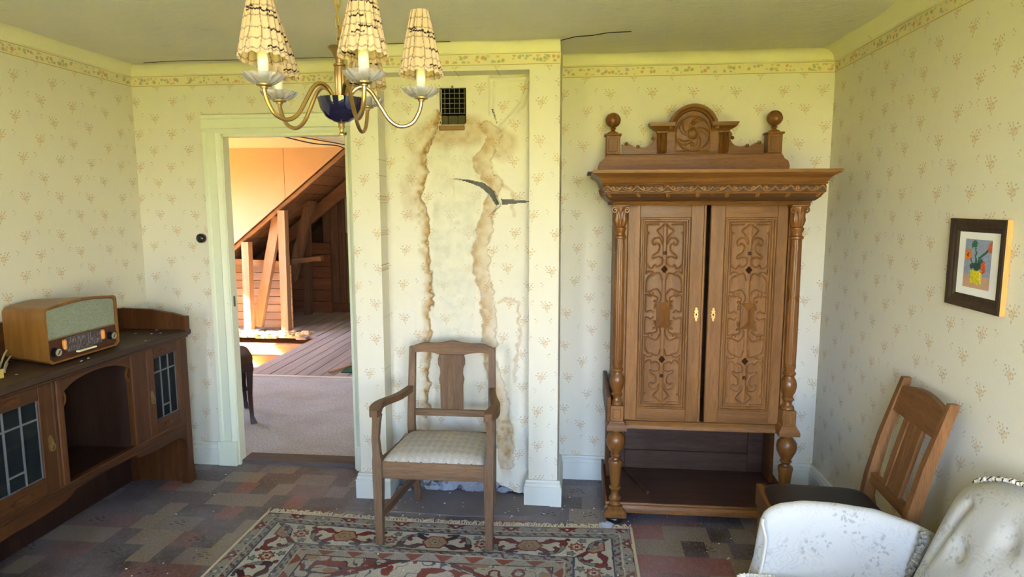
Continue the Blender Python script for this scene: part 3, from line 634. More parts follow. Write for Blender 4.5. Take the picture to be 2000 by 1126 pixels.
for x in (.187, .963):
    l = part('leg', MB().lathe(legp, x, 2.995, 28), M['oak_turn'], W)
    part('leg_plinth', MB().box(x-.036, x+.036, 2.955, 3.035, .072, .090, .003).strip3(x-.036, x+.036, 2.955, 3.035, [(0, .076), (.008, .070), (.016, .062), (.016, .042), (0, .042)]), M['oak_turn'], l)
part('cabinet_side', MB().box(.175, .195, 3.0, WB, .47, 1.60, .002), M['oak_y'], W); part('cabinet_side', MB().box(.957, .977, 3.0, WB, .47, 1.60, .002), M['oak_y'], W)
part('cabinet_bottom', MB().box(.175, .977, 3.03, WB, .468, .492), M['oak_x'], W); part('cabinet_back', MB().box(.175, .977, WB-.015, WB, .47, 1.6), M['oak_dark'], W)
part('bottom_moulding', MB().strip3(.18, .972, 3.02, WB, [(0, .492), (.006, .492), (.012, .484), (.020, .478), (.024, .470), (.024, .460), (0, .460)]), M['oak_x'], W)
part('lower_ledge', MB().box(.139, .160, 2.96, WB, .50, .62, .004), M['oak_y'], W)
part('case_stile', MB().box(.195, .222, 3.015, 3.05, .492, 1.505), M['oak_z'], W); part('case_stile', MB().box(.930, .957, 3.015, 3.05, .492, 1.505), M['oak_z'], W)
colp = [(.026, .578), (.029, .584), (.027, .592), (.019, .600), (.017, .612), (.023, .622), (.027, .628), (.021, .636), (.021, .645), (.029, .660), (.034, .682), (.034, .70), (.029, .718), (.022, .728), (.022, .736), (.028, .742), (.028, .750), (.022, .756), (.022, .764), (.026, .772), (.026, .788), (.022, .792)]
shaft = [(.0245, .79), (.0255, .9), (.0245, 1.1), (.0225, 1.352)]
capp = [(.024, 1.350), (.029, 1.354), (.029, 1.362), (.022, 1.368), (.021, 1.378), (.026, 1.388), (.028, 1.394), (.028, 1.400), (.022, 1.404), (.026, 1.414), (.032, 1.434), (.029, 1.452), (.031, 1.470), (.036, 1.484), (.036, 1.494)]
for x in (.187, .957):
    c = part('column', MB().lathe(shaft, x, 2.99, 60, lambda a, z: 1-.055*max(0, math.cos(a*10))**2), M['oak_turn'], W)
    part('column_vase', MB().lathe(colp, x, 2.99, 28), M['oak_turn'], c)
    m = MB().lathe(capp, x, 2.99, 60, lambda a, z: 1+.10*math.cos(a*8) if 1.406 < z < 1.475 else 1)
    for sg in (-1, 1):
        m.tube([(x+sg*(.026+p[0]), 2.99-.026, p[1]) for p in spiral(0, 1.478, .016, .003, 180 if sg > 0 else 180, 180-520, 26)] if sg > 0 else
               [(x-(.026+p[0]), 2.99-.026, p[1]) for p in spiral(0, 1.478, .016, .003, 180, 180-520, 26)], .0042, 6)
        m.tube([(x+sg*.010, 2.962, 1.472), (x+sg*.006, 2.960, 1.45), (x, 2.962, 1.42)], .004, 6)
    part('capital', m, M['oak_turn'], c)
    part('column_block', MB().box(x-.030, x+.030, 2.957, 3.02, .505, .580, .003).box(x-.018, x+.018, 2.953, 2.957, .52, .565, .002), M['oak_z'], c)
    part('column_ledge', MB().strip3(x-.030, x+.030, 2.957, 3.02, [(0, .508), (.004, .506), (.006, .498), (.013, .490), (.016, .480), (.016, .464), (0, .464)]), M['oak_x'], c)
    part('abacus', MB().box(x-.038, x+.038, 2.952, 3.03, 1.492, 1.506, .003), M['oak_x'], c)
# carved relief for a door panel: ribbons of strapwork sunk as grooves (half drawn, then mirrored)
PW, PH = .172, .860                                     # carved field, origin at its centre
half = [spline([(.005, .415), (.02, .400), (.035, .385), (.012, .355), (.010, .33)]), [(.083, .415), (.030, .415)], spline([(.083, .415), (.083, .385), (.074, .375), (.082, .360), (.082, .20)]),
        spline([(.012, .330), (.022, .352), (.045, .352), (.056, .338), (.050, .322), (.038, .328)]), spline([(.040, .330), (.024, .318), (.030, .290), (.050, .275), (.052, .262), (.034, .268)]),
        spline([(.034, .268), (.012, .262), (.012, .235), (.032, .222), (.044, .230), (.056, .214), (.072, .222), (.082, .236)]), spline([(.082, .190), (.068, .200), (.050, .196), (.048, .184), (.060, .184)]),
        spline([(.010, .165), (.020, .192), (.048, .186), (.070, .175), (.080, .150), (.080, .105)]), spline([(.012, .095), (.030, .118), (.056, .110), (.064, .096), (.050, .090), (.048, .100)]), [(.056, .108), (.082, .105)], [(.056, .086), (.082, .092)],
        spline([(.012, .095), (.012, .07), (.034, .035)]), spline([(.044, .088), (.026, .075), (.040, .038)]), [(.0, .030), (.040, .030)], spline([(.082, .085), (.082, .02), (.07, .014), (.056, .02), (.046, .012)])]
half += [[(x, -z-.0) for x, z in c] for c in half]
def carved(flip):
    n_, m_ = 130, 620; xs_ = np.linspace(-PW/2, PW/2, n_); zs_ = np.linspace(-PH/2, PH/2, m_); X_, Z_ = np.meshgrid(xs_, zs_, indexing='ij'); AX = np.abs(X_)
    d = np.full(X_.shape, 1.)
    for c in half: d = np.minimum(d, pline(AX, Z_, c))
    h = -.0036*(1-sstep(d, .0008, .0026))+.0010*(1-sstep(np.abs(d-.0045), 0, .003))
    core = pline(AX, Z_, [(0, .40), (0, -.40)]); h += .003*(1-sstep(core, .004, .012))*(np.abs(Z_) > .05)
    h += .0004*(vnoise(X_.shape, (55, 250), 4)-.5)
    ed = np.minimum(np.minimum(AX-PW/2, 0)*-1, np.minimum(np.abs(Z_)-PH/2, 0)*-1); h *= sstep(ed, 0, .004)
    return np.stack([X_, -h, Z_], -1)
CARVE = mesh_of('carved_panel', MB().grid(carved(False)), 40, False)
def escut(p, x, y, z):
    sil = [(0, .030), (.006, .026), (.003, .020), (.009, .014), (.006, .006), (.010, 0), (.007, -.008), (.009, -.014), (.004, -.022), (.005, -.028), (0, -.034)]
    poly = sil+[(-a, b) for a, b in sil[::-1][1:-1]]
    part('escutcheon', MB().prism([(x+a, z+b) for a, b in poly], 'xz', y-.004, y), M['brass'], p, label='pierced brass escutcheon'); part('keyhole', MB().prism([(x+.003*math.cos(t_), z-.002+.005*math.sin(t_)) for t_ in np.linspace(0, 2*PI, 10)[:-1]], 'xz', y-.0052, y-.0035), M['soot_and_shade'], p)
def wdoor(x0, x1, px, kx):
    y = WF
    d = part('door', MB().box(x0+.002, x1-.002, y+.015, y+.0235, .496, 1.5), M['oak_z'], W)
    for a, b in ((x0, px-.112), (px+.112, x1)): part('door_stile', MB().box(a, b, y, y+.024, .494, 1.502, .003), M['oak_z'], d)
    for a, b in ((.494, .552), (1.446, 1.502)): part('door_rail', MB().box(px-.112, px+.112, y, y+.024, a, b), M['oak_x'], d)
    P = [(0, 0), (.004, -.003), (.009, -.003), (.012, .004), (.018, .004), (.024, .010), (.027, .010)]
    part('panel_moulding', MB().grid(np.array([[(px-.112+o, y+q, .552+o), (px+.112-o, y+q, .552+o), (px+.112-o, y+q, 1.446-o), (px-.112+o, y+q, 1.446-o), (px-.112+o, y+q, .552+o)] for o, q in P])), M['oak_z'], d)
    c = bpy.data.objects.new('carved_panel', CARVE); C.objects.link(c); c.parent = d; c.location = (px-W.location.x, y+.0095-W.location.y, .999)
    if not CARVE.materials: CARVE.materials.append(M['oak_z'])
    for z in (1.284, .710): part('round_boss', MB().ball((px, y+.004, z), .0085, 14, 8), M['boss'], d)
    for z in (1.209, .788): part('diamond_boss', MB().raw([(px-.016, y+.006, z), (px, y+.006, z-.018), (px+.016, y+.006, z), (px, y+.006, z+.018), (px, y-.006, z)], [(0, 1, 4), (1, 2, 4), (2, 3, 4), (3, 0, 4)]), M['boss'], d, 0)
    part('pyramid_boss', MB().box(px-.030, px+.030, y+.000, y+.010, .940, 1.056).raw([(px-.030, y, .940), (px+.030, y, .940), (px+.030, y, 1.056), (px-.030, y, 1.056), (px, y-.016, .972), (px, y-.016, 1.024)], [(0, 1, 4), (1, 2, 5, 4), (2, 3, 5), (3, 0, 4, 5)]), M['oak_turn'], d, 0)
    for a in (-.040, .040):
        for z in (.935, 1.062): part('stud', MB().ball((px+a, y+.004, z), .006, 10, 6), M['oak_turn'], d)
    escut(d, kx, y, 1.006); return d
wdoor(.224, .566, .393, .541); wdoor(.592, .928, .768, .617)
part('meeting_strip', MB().box(.560, .572, WF-.006, WF+.004, .494, 1.502, .003), M['oak_z'], W)
# frieze with scroll relief, mouldings, top
def frieze(x0, x1, y0, yb):
    fp = [(0.0, 1.515), (.018, 1.520), (.034, 1.535), (.046, 1.556), (.050, 1.576), (.046, 1.592)]
    zc = np.linspace(1.515, 1.592, 40); oc = np.interp(zc, [b for a, b in fp], [a for a, b in fp]); n_ = 420
    xs_ = np.linspace(x0, x1, n_); Xg, Zg = np.meshgrid(xs_, zc, indexing='ij'); cx = (x0+x1)/2
    u = np.abs((Xg-cx)); per = .1155; q = u % per; dd = np.full(Xg.shape, 1.)
    for s2 in (spline([(0, 1.580), (.010, 1.566), (.024, 1.562), (.040, 1.566), (.050, 1.578), (.058, 1.584)]), spiral(.034, 1.575, .009, .003, 200, 560, 20), spiral(.082, 1.575, .009, .003, -20, -400, 20), spline([(.058, 1.584), (.066, 1.572), (.076, 1.562), (.092, 1.561), (.106, 1.568), (.1155, 1.580)]), [(0, 1.5525), (.1155, 1.5525)], spiral(.058, 1.541, .007, .003, 60, 420, 16)):
        dd = np.minimum(dd, pline(q, Zg, s2))
    h = .0045*(1-sstep(dd, .002, .0045)); o = oc[None, :]+h
    Xm = cx+(Xg-cx)*(1+oc[None, :]/((x1-x0)/2)); m = MB().grid(np.stack([Xm, y0-o, Zg], -1))
    for sgn, xx in ((-1, x0), (1, x1)):
        yy = np.linspace(y0, yb, 60); Yg, Zq = np.meshgrid(yy, zc, indexing='ij'); o2 = np.repeat(oc[None, :], 60, 0)+.0045*(1-sstep(np.abs(np.sin((Yg-y0)*40)*.018+1.558-Zq), .003, .006))
        Ym = yb-(yb-Yg)*(1+oc[None, :]/(yb-y0)); m.grid(np.stack([xx+sgn*o2, Ym, Zq], -1))
    m.tone = np.concatenate([(1-sstep(dd, .002, .005)).ravel(), np.full(60*40*2, .5)]); return m
fm_ = frieze(.155, .990, 2.952, WB); fo = part('frieze', fm_, None, W, 50, False); colors(fo.data, np.repeat(fm_.tone[:, None], 3, 1))
t = T('two_tone_carved_oak', .4, .4); p_ = t.scale(t.coord(), 3, 40, 40); nn_ = t.noise(p_, 1, 5); t.col(t.mix(t.sep(t.attr('col'))[0], t.mix(nn_, lin((62, 40, 24)), lin((90, 60, 34))), t.mix(nn_, lin((108, 72, 38)), lin((138, 94, 52))))); t.bump(nn_, .2, .002); fo.data.materials.append(t.m)
part('frieze_boss', MB().ball((.572, 2.912, 1.553), .012, 14, 8, (1, .7, 1)), M['oak_turn'], W)
part('architrave', MB().strip3(.155, .990, 2.952, WB, [(-.03, 1.500), (.002, 1.500), (.006, 1.504), (.002, 1.508), (.008, 1.512), (.004, 1.518), (-.02, 1.518)]), M['oak_x'], W)
part('cornice', MB().strip3(.155, .990, 2.952, WB, [(.02, 1.588), (.050, 1.588), (.055, 1.592), (.051, 1.597), (.056, 1.601), (.058, 1.606), (.062, 1.614), (.072, 1.624), (.088, 1.632), (.094, 1.636), (.096, 1.645), (.096, 1.650), (-.2, 1.650)]), M['oak_x'], W)
part('top_board', MB().box(.10, 1.045, 2.90, WB, 1.638, 1.652).box(.04, .95, 3.18, WB, 1.652, 1.66, .002), M['oak_dark'], W)
# crest
CY0, CY1, CX = 3.33, 3.37, .549
cb = part('crest', MB().prism([(.094, 1.66), (.094, 1.69), (.100, 1.71), (.118, 1.724), (.128, 1.738), (.972, 1.738), (.978, 1.724), (.998, 1.71), (1.004, 1.69), (1.004, 1.66)], 'xz', CY0-.035, CY1+.03), M['oak_x'], W, label='arched crest with medallion and two ball finials')
part('crest_bead', MB().box(.128, .972, CY0-.03, CY1+.01, 1.736, 1.748, .004), M['oak_x'], cb)
hs = [(.424, 1.748), (.424, 1.80), (.415, 1.815), (.405, 1.795), (.330, 1.776)]
sil = spline([(.402, 1.748), (.402, 1.79)], 2)[:1]
right = [(.338, 1.748), (.338, 1.795), (.310, 1.803), (.290, 1.792), (.272, 1.782), (.258, 1.790), (.245, 1.783), (.225, 1.783), (.205, 1.788), (.190, 1.800), (.181, 1.818), (.188, 1.830), (.190, 1.845), (.178, 1.858), (.150, 1.866), (.0, 1.866)]
sil = right+[(-a, b) for a, b in right[::-1]]
part('crest_board', MB().prism([(CX+a, b) for a, b in sil], 'xz', CY0, CY1-.015), M['oak_x'], cb)
am = arc(0, 1.868, .122, 0, 180, 28)
part('arch_board', MB().prism([(CX+a, b) for a, b in [(.15, 1.76)]+[(.15, 1.866)]+arc(0, 1.866, .105, 0, 180, 24)+[(-.15, 1.866), (-.15, 1.76)]], 'xz', CY0-.006, CY1-.02), M['oak_x'], cb)
AP = [(.086, -.006), (.090, -.018), (.098, -.022), (.102, -.034), (.112, -.040), (.118, -.040), (.118, .02)]
P = np.array([[(CX+r*math.cos(a), CY0+q, 1.866+r*math.sin(a)) for r, q in AP] for a in np.linspace(0, PI, 40)]); part('arch_moulding', MB().grid(P), M['oak_x'], cb)
for sg in (-1, 1):
    Wp = [(1.855, .0, -.010), (1.862, .004, -.014), (1.866, .014, -.020), (1.874, .026, -.032), (1.880, .034, -.040), (1.896, .040, -.044), (1.898, .040, -.044)]
    P = np.array([[(CX+sg*.088, CY0+q, z), (CX+sg*(.172+o), CY0+q, z), (CX+sg*(.172+o), CY1-.01, z)] for z, o, q in Wp]); m = MB().grid(P); m.box(min(CX+sg*.10, CX+sg*.20), max(CX+sg*.10, CX+sg*.20), CY0-.03, CY1-.01, 1.885, 1.897); part('wing_moulding', m, M['oak_x'], cb)
    P = np.array([[(CX+sg*.147+.022*s2, CY0-.010-.022*math.sin(PI*(t_**.7))-.004*math.cos(s2*PI*3.5), 1.752+.10*t_) for t_ in np.linspace(0, 1, 14)] for s2 in np.linspace(-1, 1, 29)])
    part('corbel', MB().grid(P).box(CX+sg*.147-.026, CX+sg*.147+.026, CY0-.03, CY0, 1.848, 1.858, .002), M['oak_z'], cb)
    x = CX+sg*.385
    part('finial_post', MB().box(x-.034, x+.034, CY0-.028, CY1, 1.748, 1.84, .003).box(x-.022, x+.022, CY0-.032, CY0-.026, 1.762, 1.826, .002).box(x-.042, x+.042, CY0-.036, CY1+.005, 1.838, 1.848, .003), M['oak_z'], cb)
    part('finial', MB().lathe([(.030, 1.848), (.026, 1.856), (.012, 1.862), (.009, 1.868), (.016, 1.874), (.010, 1.880)], x, CY0, 20).grid(np.array([[(x+.0365*(1-.035*math.cos(12*(2*PI*i/60)+5*math.cos(PI*j/22)))*math.sin(PI*j/22)*math.cos(2*PI*i/60), CY0+.0365*(1-.035*math.cos(12*(2*PI*i/60)+5*math.cos(PI*j/22)))*math.sin(PI*j/22)*math.sin(2*PI*i/60), 1.915-.0365*math.cos(PI*j/22)) for j in range(23)] for i in range(60)]), True), M['oak_turn'], cb)
    for a, z in ((.262, 1.786), (.190, 1.824), (.318, 1.800)): part('scroll_bead', MB().ball((CX+sg*a, CY0-.004, z), .009, 12, 8), M['oak_turn'], cb)
n_ = 120; xs_ = np.linspace(-.084, .084, n_); zs_ = np.linspace(1.756, 1.948, n_+16); X_, Z_ = np.meshgrid(xs_, zs_, indexing='ij'); rr = np.hypot(X_, Z_-1.845); th = np.arctan2(Z_-1.845, X_)
h = .004*(1-sstep(np.abs(rr-.026), .001, .004))+.005*(1-sstep(np.abs(rr-.082), .001, .004))+.004*np.clip(np.cos(5*th+rr*90), 0, 1)*sstep(rr, .03, .036)*(1-sstep(rr, .07, .078))+.010*np.sqrt(np.clip(1-(rr/.022)**2, 0, 1))
for a, b in ((0, 1.895), (0, 1.795)): h += .006*np.sqrt(np.clip(1-(np.hypot(X_-a, Z_-b)/.009)**2, 0, 1))
h += .003*(1-sstep(np.minimum(np.abs(np.abs(X_)-.080), np.abs(Z_-1.762)), .001, .004))*(Z_ < 1.83); h = np.where((Z_ > 1.866) & (np.hypot(X_, Z_-1.866) > .086), -.01, h)
part('medallion', MB().grid(np.stack([CX+X_, CY0-.008-h, Z_], -1)), M['oak_z'], cb, 50, False)
single('wooden_dowel', MB().tube([(.262, 3.37, .107), (.352, 3.09, .107)], .009, 10), M['oak_dark'], 'short brown wooden rod lying on the wardrobe shelf', 'rod')

# ================================================================== sideboard along the left wall
SX, SY0, SY1, SB = -2.09, 1.94, 3.245, XL+.024
SBD = thing('sideboard', 'dark oak sideboard with leaded glass doors and arched niche along the left wall', 'sideboard', (-2.27, 2.59, 0))
part('top', MB().box(SB, SX+.022, SY0-.02, SY1+.02, .815, .845, .006), M['side_top'], SBD)
part('top_moulding', MB().box(SB, SX+.010, SY0-.008, SY1+.008, .803, .816, .004), M['side_y'], SBD)
part('gallery_back', MB().prism([(SY0, .846), (SY1, .846), (SY1, .955), (SY1-.1, .965), (2.9, 1.0), (2.6, 1.018), (2.3, 1.0), (SY0+.1, .965), (SY0, .955)], 'yz', SB, SB+.018), M['side_y'], SBD)
for y in (SY0, SY1-.022):
    part('gallery_side', MB().prism([(SB, .846), (SB, .957), (-2.27, .952), (-2.15, .934), (-2.085, .918), (-2.072, .905), (-2.070, .846)], 'xz', y, y+.022), M['side_z'], SBD)
    part('gallery_post', MB().box(-2.105, -2.066, y-.006, y+.028, .835, .92, .005), M['side_z'], SBD)
part('end_panel', MB().box(SB, SX-.03, SY1-.024, SY1, .0, .805, .002), M['side_z'], SBD); part('end_panel', MB().box(SB, SX-.03, SY0, SY0+.024, .0, .805, .002), M['side_z'], SBD)
for y, sg in ((SY1-.045, 1), (SY0, -1)):
    p = [(y, .10), (y, .805), (y+.045, .805), (y+.045, .10), (y+.045+.02*max(sg, 0), 0), (y-.02*max(-sg, 0), 0), (y, 0)] if sg > 0 else [(y, 0), (y, .805), (y+.045, .805), (y+.045, .0), (y+.045, 0), (y-.02, 0)]
    part('leg', MB().prism(p, 'yz', SX-.045, SX), M['side_z'], SBD, 0)
    part('rear_leg', MB().box(SB, SB+.04, y, y+.045, 0, .4), M['side_z'], SBD)
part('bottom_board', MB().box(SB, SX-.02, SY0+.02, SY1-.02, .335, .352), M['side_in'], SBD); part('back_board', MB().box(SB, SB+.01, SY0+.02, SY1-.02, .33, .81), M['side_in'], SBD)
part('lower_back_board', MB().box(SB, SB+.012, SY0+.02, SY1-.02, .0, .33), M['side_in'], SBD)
part('bottom_rail', MB().box(SX-.03, SX+.006, SY0+.04, SY1-.04, .335, .362, .004), M['side_y'], SBD)
ap = [(SY0+.045, .335), (SY1-.045, .335), (SY1-.045, .20)]+spline([(SY1-.045, .20), (SY1-.055, .245), (SY1-.09, .272), (SY1-.16, .282), (3.0, .280), (2.86, .290), (2.815, .298)], 5)+[(2.80, .318)]+spline([(2.78, .318), (2.6, .322), (2.42, .318)], 4)+[(2.39, .298)]+spline([(2.36, .290), (2.2, .28), (SY0+.16, .282), (SY0+.09, .272), (SY0+.055, .245), (SY0+.045, .20)], 5)
part('apron', MB().prism(ap, 'yz', SX-.028, SX-.004), M['side_y'], SBD)
NY0, NY1 = 2.385, 2.805
part('niche_head', MB().prism([(NY0-.02, .803), (NY1+.02, .803), (NY1+.02, .735)]+spline([(NY1, .735), (2.74, .770), (2.66, .786), (2.595, .789), (2.53, .786), (2.45, .770), (NY0, .735)], 5)+[(NY0-.02, .735)], 'yz', SX-.026, SX-.002), M['side_y'], SBD)
for y in (NY0-.024, NY1):
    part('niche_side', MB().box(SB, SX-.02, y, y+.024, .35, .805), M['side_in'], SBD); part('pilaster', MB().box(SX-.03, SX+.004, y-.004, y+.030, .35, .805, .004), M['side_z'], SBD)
    part('pilaster', MB().box(SX-.03, SX-.001, (y-.021 if y < 2.6 else y+.031), (y-.005 if y < 2.6 else 2.913), .35, .805, .003), M['side_z'], SBD)
    yy = y+.03 if y < 2.6 else y-.006
    part('corner_bracket', MB().tube([(SX-.012, yy+.020*math.cos(a)*(1 if y < 2.6 else 1)+(0.002), .715+.030*math.sin(a)) for a in np.linspace(0, 2*PI, 16)[:-1]], .007, 6, True), M['side_z'], SBD)
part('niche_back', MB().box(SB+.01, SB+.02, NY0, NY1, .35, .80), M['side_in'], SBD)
def pane_mat():
    t = T('dusty_door_glass', .12, .5); t.col(lin((70, 78, 80))); t.b.inputs['Transmission Weight'].default_value = .8; t.b.inputs['IOR'].default_value = 1.1; return t.m
M['pane'] = pane_mat()
def sdoor(y0, y1, keyY):
    z0, z1 = .352, .803; py0, py1 = y0+.040 if keyY < (y0+y1)/2 else y0+.05, y1-.05 if keyY < (y0+y1)/2 else y1-.068; pz0, pz1 = .430, .748
    if keyY < (y0+y1)/2: py0 = y0+.055
    d = bpy.data.objects.new('door', None); C.objects.link(d); d.parent = SBD; OFF[d.name] = OFF[SBD.name]
    for a, b in ((y0, py0), (py1, y1)): part('door_stile', MB().box(SX-.022, SX, a, b, z0, z1, .003), M['side_z'], d)
    for a, b in ((z0, pz0), (pz1, z1)): part('door_rail', MB().box(SX-.022, SX, py0, py1, a, b), M['side_y'], d)
    ys = [py0, py0+(py1-py0)/3, py0+2*(py1-py0)/3, py1]; rows = [[pz0, .672, pz1], [pz0, .490, .672, pz1], [pz0, .672, pz1]]; lead = MB(); w_ = .0035
    for i in range(3):
        zz = rows[i]
        for a, b in zip(zz[:-1], zz[1:]): part('pane', MB().box(SX-.0135, SX-.011, ys[i]+.002, ys[i+1]-.002, a+.002, b-.002), M['pane'], d, 0)
        for z in zz: lead.box(SX-.016, SX-.008, ys[i], ys[i+1], z-w_, z+w_)
    for y in ys: lead.box(SX-.017, SX-.007, y-w_, y+w_, pz0, pz1)
    part('lead_came', lead, M['lead'], d)
    part('lock_plate', MB().prism([(keyY+.012*math.cos(a)*(1+.25*math.cos(3*a)), .56+.034*math.sin(a)) for a in np.linspace(0, 2*PI, 20)[:-1]], 'yz', SX, SX+.003), M['oldbrass'], d); part('key_ring', MB().tube([(SX+.010, keyY+.010*math.cos(a), .545+.016*math.sin(a)) for a in np.linspace(0, 2*PI, 14)[:-1]], .0022, 6, True), M['oldbrass'], d)
    for z, s_ in ((.776, 1), (.392, -1)):
        yc = (py0+py1)/2
        m = MB().prism([(yc+.052*math.cos(a)*(1-.3*abs(math.sin(3*a))), z+.012*math.sin(a)) for a in np.linspace(0, 2*PI, 30)[:-1]], 'yz', SX-.001, SX+.004); m.ball((SX+.003, yc, z), .010, 10, 6, (.5, 1.6, 1))
        part('carved_ornament', m, M['side_z'], d)
    return d
sdoor(2.915, 3.2, 2.938); sdoor(1.985, 2.338, 2.310)
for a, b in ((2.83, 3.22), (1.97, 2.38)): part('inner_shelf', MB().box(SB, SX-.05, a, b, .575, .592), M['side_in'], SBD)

# ================================================================== radio, its leads and the loose socket
RX0, RX1, RY0, RY1, RZ = -2.42, -2.150, 2.402, 2.822, .851
RD = thing('tabletop_radio', 'vintage wooden table radio with grey-green speaker cloth on the sideboard', 'radio', (-2.28, 2.61, .845))
def rprof(y0, y1, z0, z1, r, crown, n=7):
    p = [(y0, z0+.015), (y0+.02, z0), (y1-.02, z0), (y1, z0+.015)]
    p += [(y1-r+r*math.cos(a), z1-r+r*math.sin(a)) for a in np.linspace(0, PI/2, n)]
    p += [(y1-r-(y1-y0-2*r)*t_, z1+crown*math.sin(PI*t_)) for t_ in np.linspace(0, 1, 9)[1:-1]]
    return p+[(y0+r+r*math.cos(a), z1-r+r*math.sin(a)) for a in np.linspace(PI/2, PI, n)]
F_ = rprof(RY0, RY1, RZ, 1.088, .022, .014); B_ = rprof(RY0+.085, RY1-.045, RZ, 1.076, .03, .010); MI = rprof(RY0+.010, RY1-.008, RZ+.008, 1.079, .018, .013)
n_ = len(F_)
part('case', MB().raw([(RX1, y, z) for y, z in F_]+[(RX0, y, z) for y, z in B_]+[(RX1, y, z) for y, z in MI]+[(RX1-.012, y, z) for y, z in MI],
     [(i, (i+1) % n_, n_+(i+1) % n_, n_+i) for i in range(n_)]+[tuple(range(n_, 2*n_))]+[(i, (i+1) % n_, 2*n_+(i+1) % n_, 2*n_+i) for i in range(n_)]+[(2*n_+i, 2*n_+(i+1) % n_, 3*n_+(i+1) % n_, 3*n_+i) for i in range(n_)]), M['veneer'], RD)
MI2 = [(y, z) for y, z in MI]
part('front_panel', MB().prism(MI2, 'yz', RX1-.016, RX1-.010), M['radio_dark'], RD)
def cloth():
    t = T('speaker_cloth', .9, .1); p = t.coord(); f = t.voro(p, 420, out='Distance'); t.col(t.mix(t.mr(f, .2, .6), lin((92, 98, 84)), lin((158, 164, 142)))); t.bump(f, .4, .002); return t.m
zc = .955
def clip_low(poly, z): return [(y, max(b, z)) for y, b in poly]
part('speaker_cloth', MB().prism([(y*.97+.03*2.612, min(b, 9)*1-.004) for y, b in clip_low(MI, zc+.004)][0:], 'yz', RX1-.011, RX1-.007), cloth(), RD)
part('divider_strip', MB().box(RX1-.010, RX1-.004, RY0+.012, RY1-.010, zc-.005, zc+.001), M['oldbrass'], RD)
def dialm():
    t = T('printed_dial_glass', .2, .5); x = t.sep(t.coord()); ln = t.mr(t.ma('ABSOLUTE', t.ma('SINE', t.mul(x[2], 640.))), .0, .22, 1, 0); nn = t.mr(t.noise(t.scale(t.coord(), 1, 160, 40), 1, 2), .52, .58)
    t.col(t.mix(t.mul(t.ma('MAXIMUM', t.mul(ln, .6), t.mul(nn, .5)), .8), lin((58, 44, 46)), lin((168, 156, 150)))); return t.m
part('dial_glass', MB().box(RX1-.010, RX1-.006, 2.505, 2.715, .885, .945, .002), dialm(), RD)
for a, b, z0, z1 in ((2.505, 2.715, .944, .9455), (2.505, 2.715, .884, .8855), (2.505, 2.5065, .884, .9455), (2.7135, 2.715, .884, .9455)): part('dial_frame', MB().box(RX1-.008, RX1-.004, a, b, z0, z1), M['lead'], RD)
for y in (2.497, 2.722): part('tuning_wheel', MB().box(RX1-.012, RX1+.006, y-.009, y+.009, .896, .942, .006), plain('amber_plastic', (206, 132, 58), .3, spec=.5), RD)
for y, z in ((2.448, .897), (2.775, .903)):
    k = part('knob', MB().tube([(RX1-.010, y, z), (RX1+.010, y, z)], .019, 24), M['black'], RD, label='round knob with a cream disc')
    part('knob_disc', MB().tube([(RX1+.0095, y, z), (RX1+.012, y, z)], .0155, 24), plain('cream_disc', (172, 164, 132), .4, metal=.2), k); part('knob_pointer', MB().beam((RX1+.013, y-.006, z-.008), (RX1+.013, y+.006, z+.008), .003, .002, (1, 0, 0)), M['black'], k)
part('push_button_strip', MB().box(RX1-.008, RX1+.008, 2.560, 2.668, .872, .880, .002), plain('ivory_key', (226, 218, 182), .4), RD)
for y in (2.47, 2.755): part('rubber_foot', MB().box(-2.20, -2.18, y-.01, y+.01, .845, .853).box(-2.39, -2.37, y-.01, y+.01, .845, .853), M['black'], RD)
single('antenna_lead', MB().tube(spline([(-2.425, 2.52, .975), (-2.44, 2.46, .955), (-2.43, 2.42, .91), (-2.39, 2.36, .87), (-2.33, 2.29, .856), (-2.29, 2.20, .851), (-2.25, 2.08, .851)]), .0042, 6), plain('grey_lead', (168, 160, 146), .6), 'long grey lead curving down behind the radio', 'cable')
single('power_lead', MB().tube(spline([(-2.42, 2.50, .895), (-2.38, 2.44, .885), (-2.33, 2.37, .868), (-2.28, 2.30, .858), (-2.24, 2.18, .851)]), .0038, 6), plain('pale_lead', (196, 188, 162), .6), 'pale lead nearest the radio base', 'cable')
single('looped_lead', MB().tube(spline([(-2.38, 2.47, .872), (-2.31, 2.37, .866), (-2.25, 2.30, .861), (-2.22, 2.27, .857), (-2.25, 2.30, .853), (-2.30, 2.36, .853), (-2.34, 2.41, .858)]), .0034, 6), plain('ivory_lead', (206, 198, 172), .6), 'short looped ivory lead between radio and terminal block', 'cable')
TB = thing('terminal_block', 'small yellow terminal block with bare white wires at the left edge of the sideboard', 'connector', (-2.195, 2.215, .845))
part('body', MB().box(-2.225, -2.185, 2.195, 2.232, .8455, .882, .003), plain('yellowed_plastic', (206, 182, 92), .45), TB)
for z in (.852, .864, .876): part('wire', MB().tube([(-2.19, 2.20, z), (-2.185, 2.14, z-.002), (-2.18, 2.06, z-.006 if z > .855 else .848)], .0022, 6), M['white'], TB)
part('wire_tangle', MB().tube(spline([(-2.21, 2.225, .882), (-2.225, 2.235, .905), (-2.205, 2.215, .915), (-2.22, 2.24, .893), (-2.20, 2.22, .900), (-2.23, 2.22, .89)]), .003, 6), plain('olive_wire', (146, 136, 88), .6), TB)

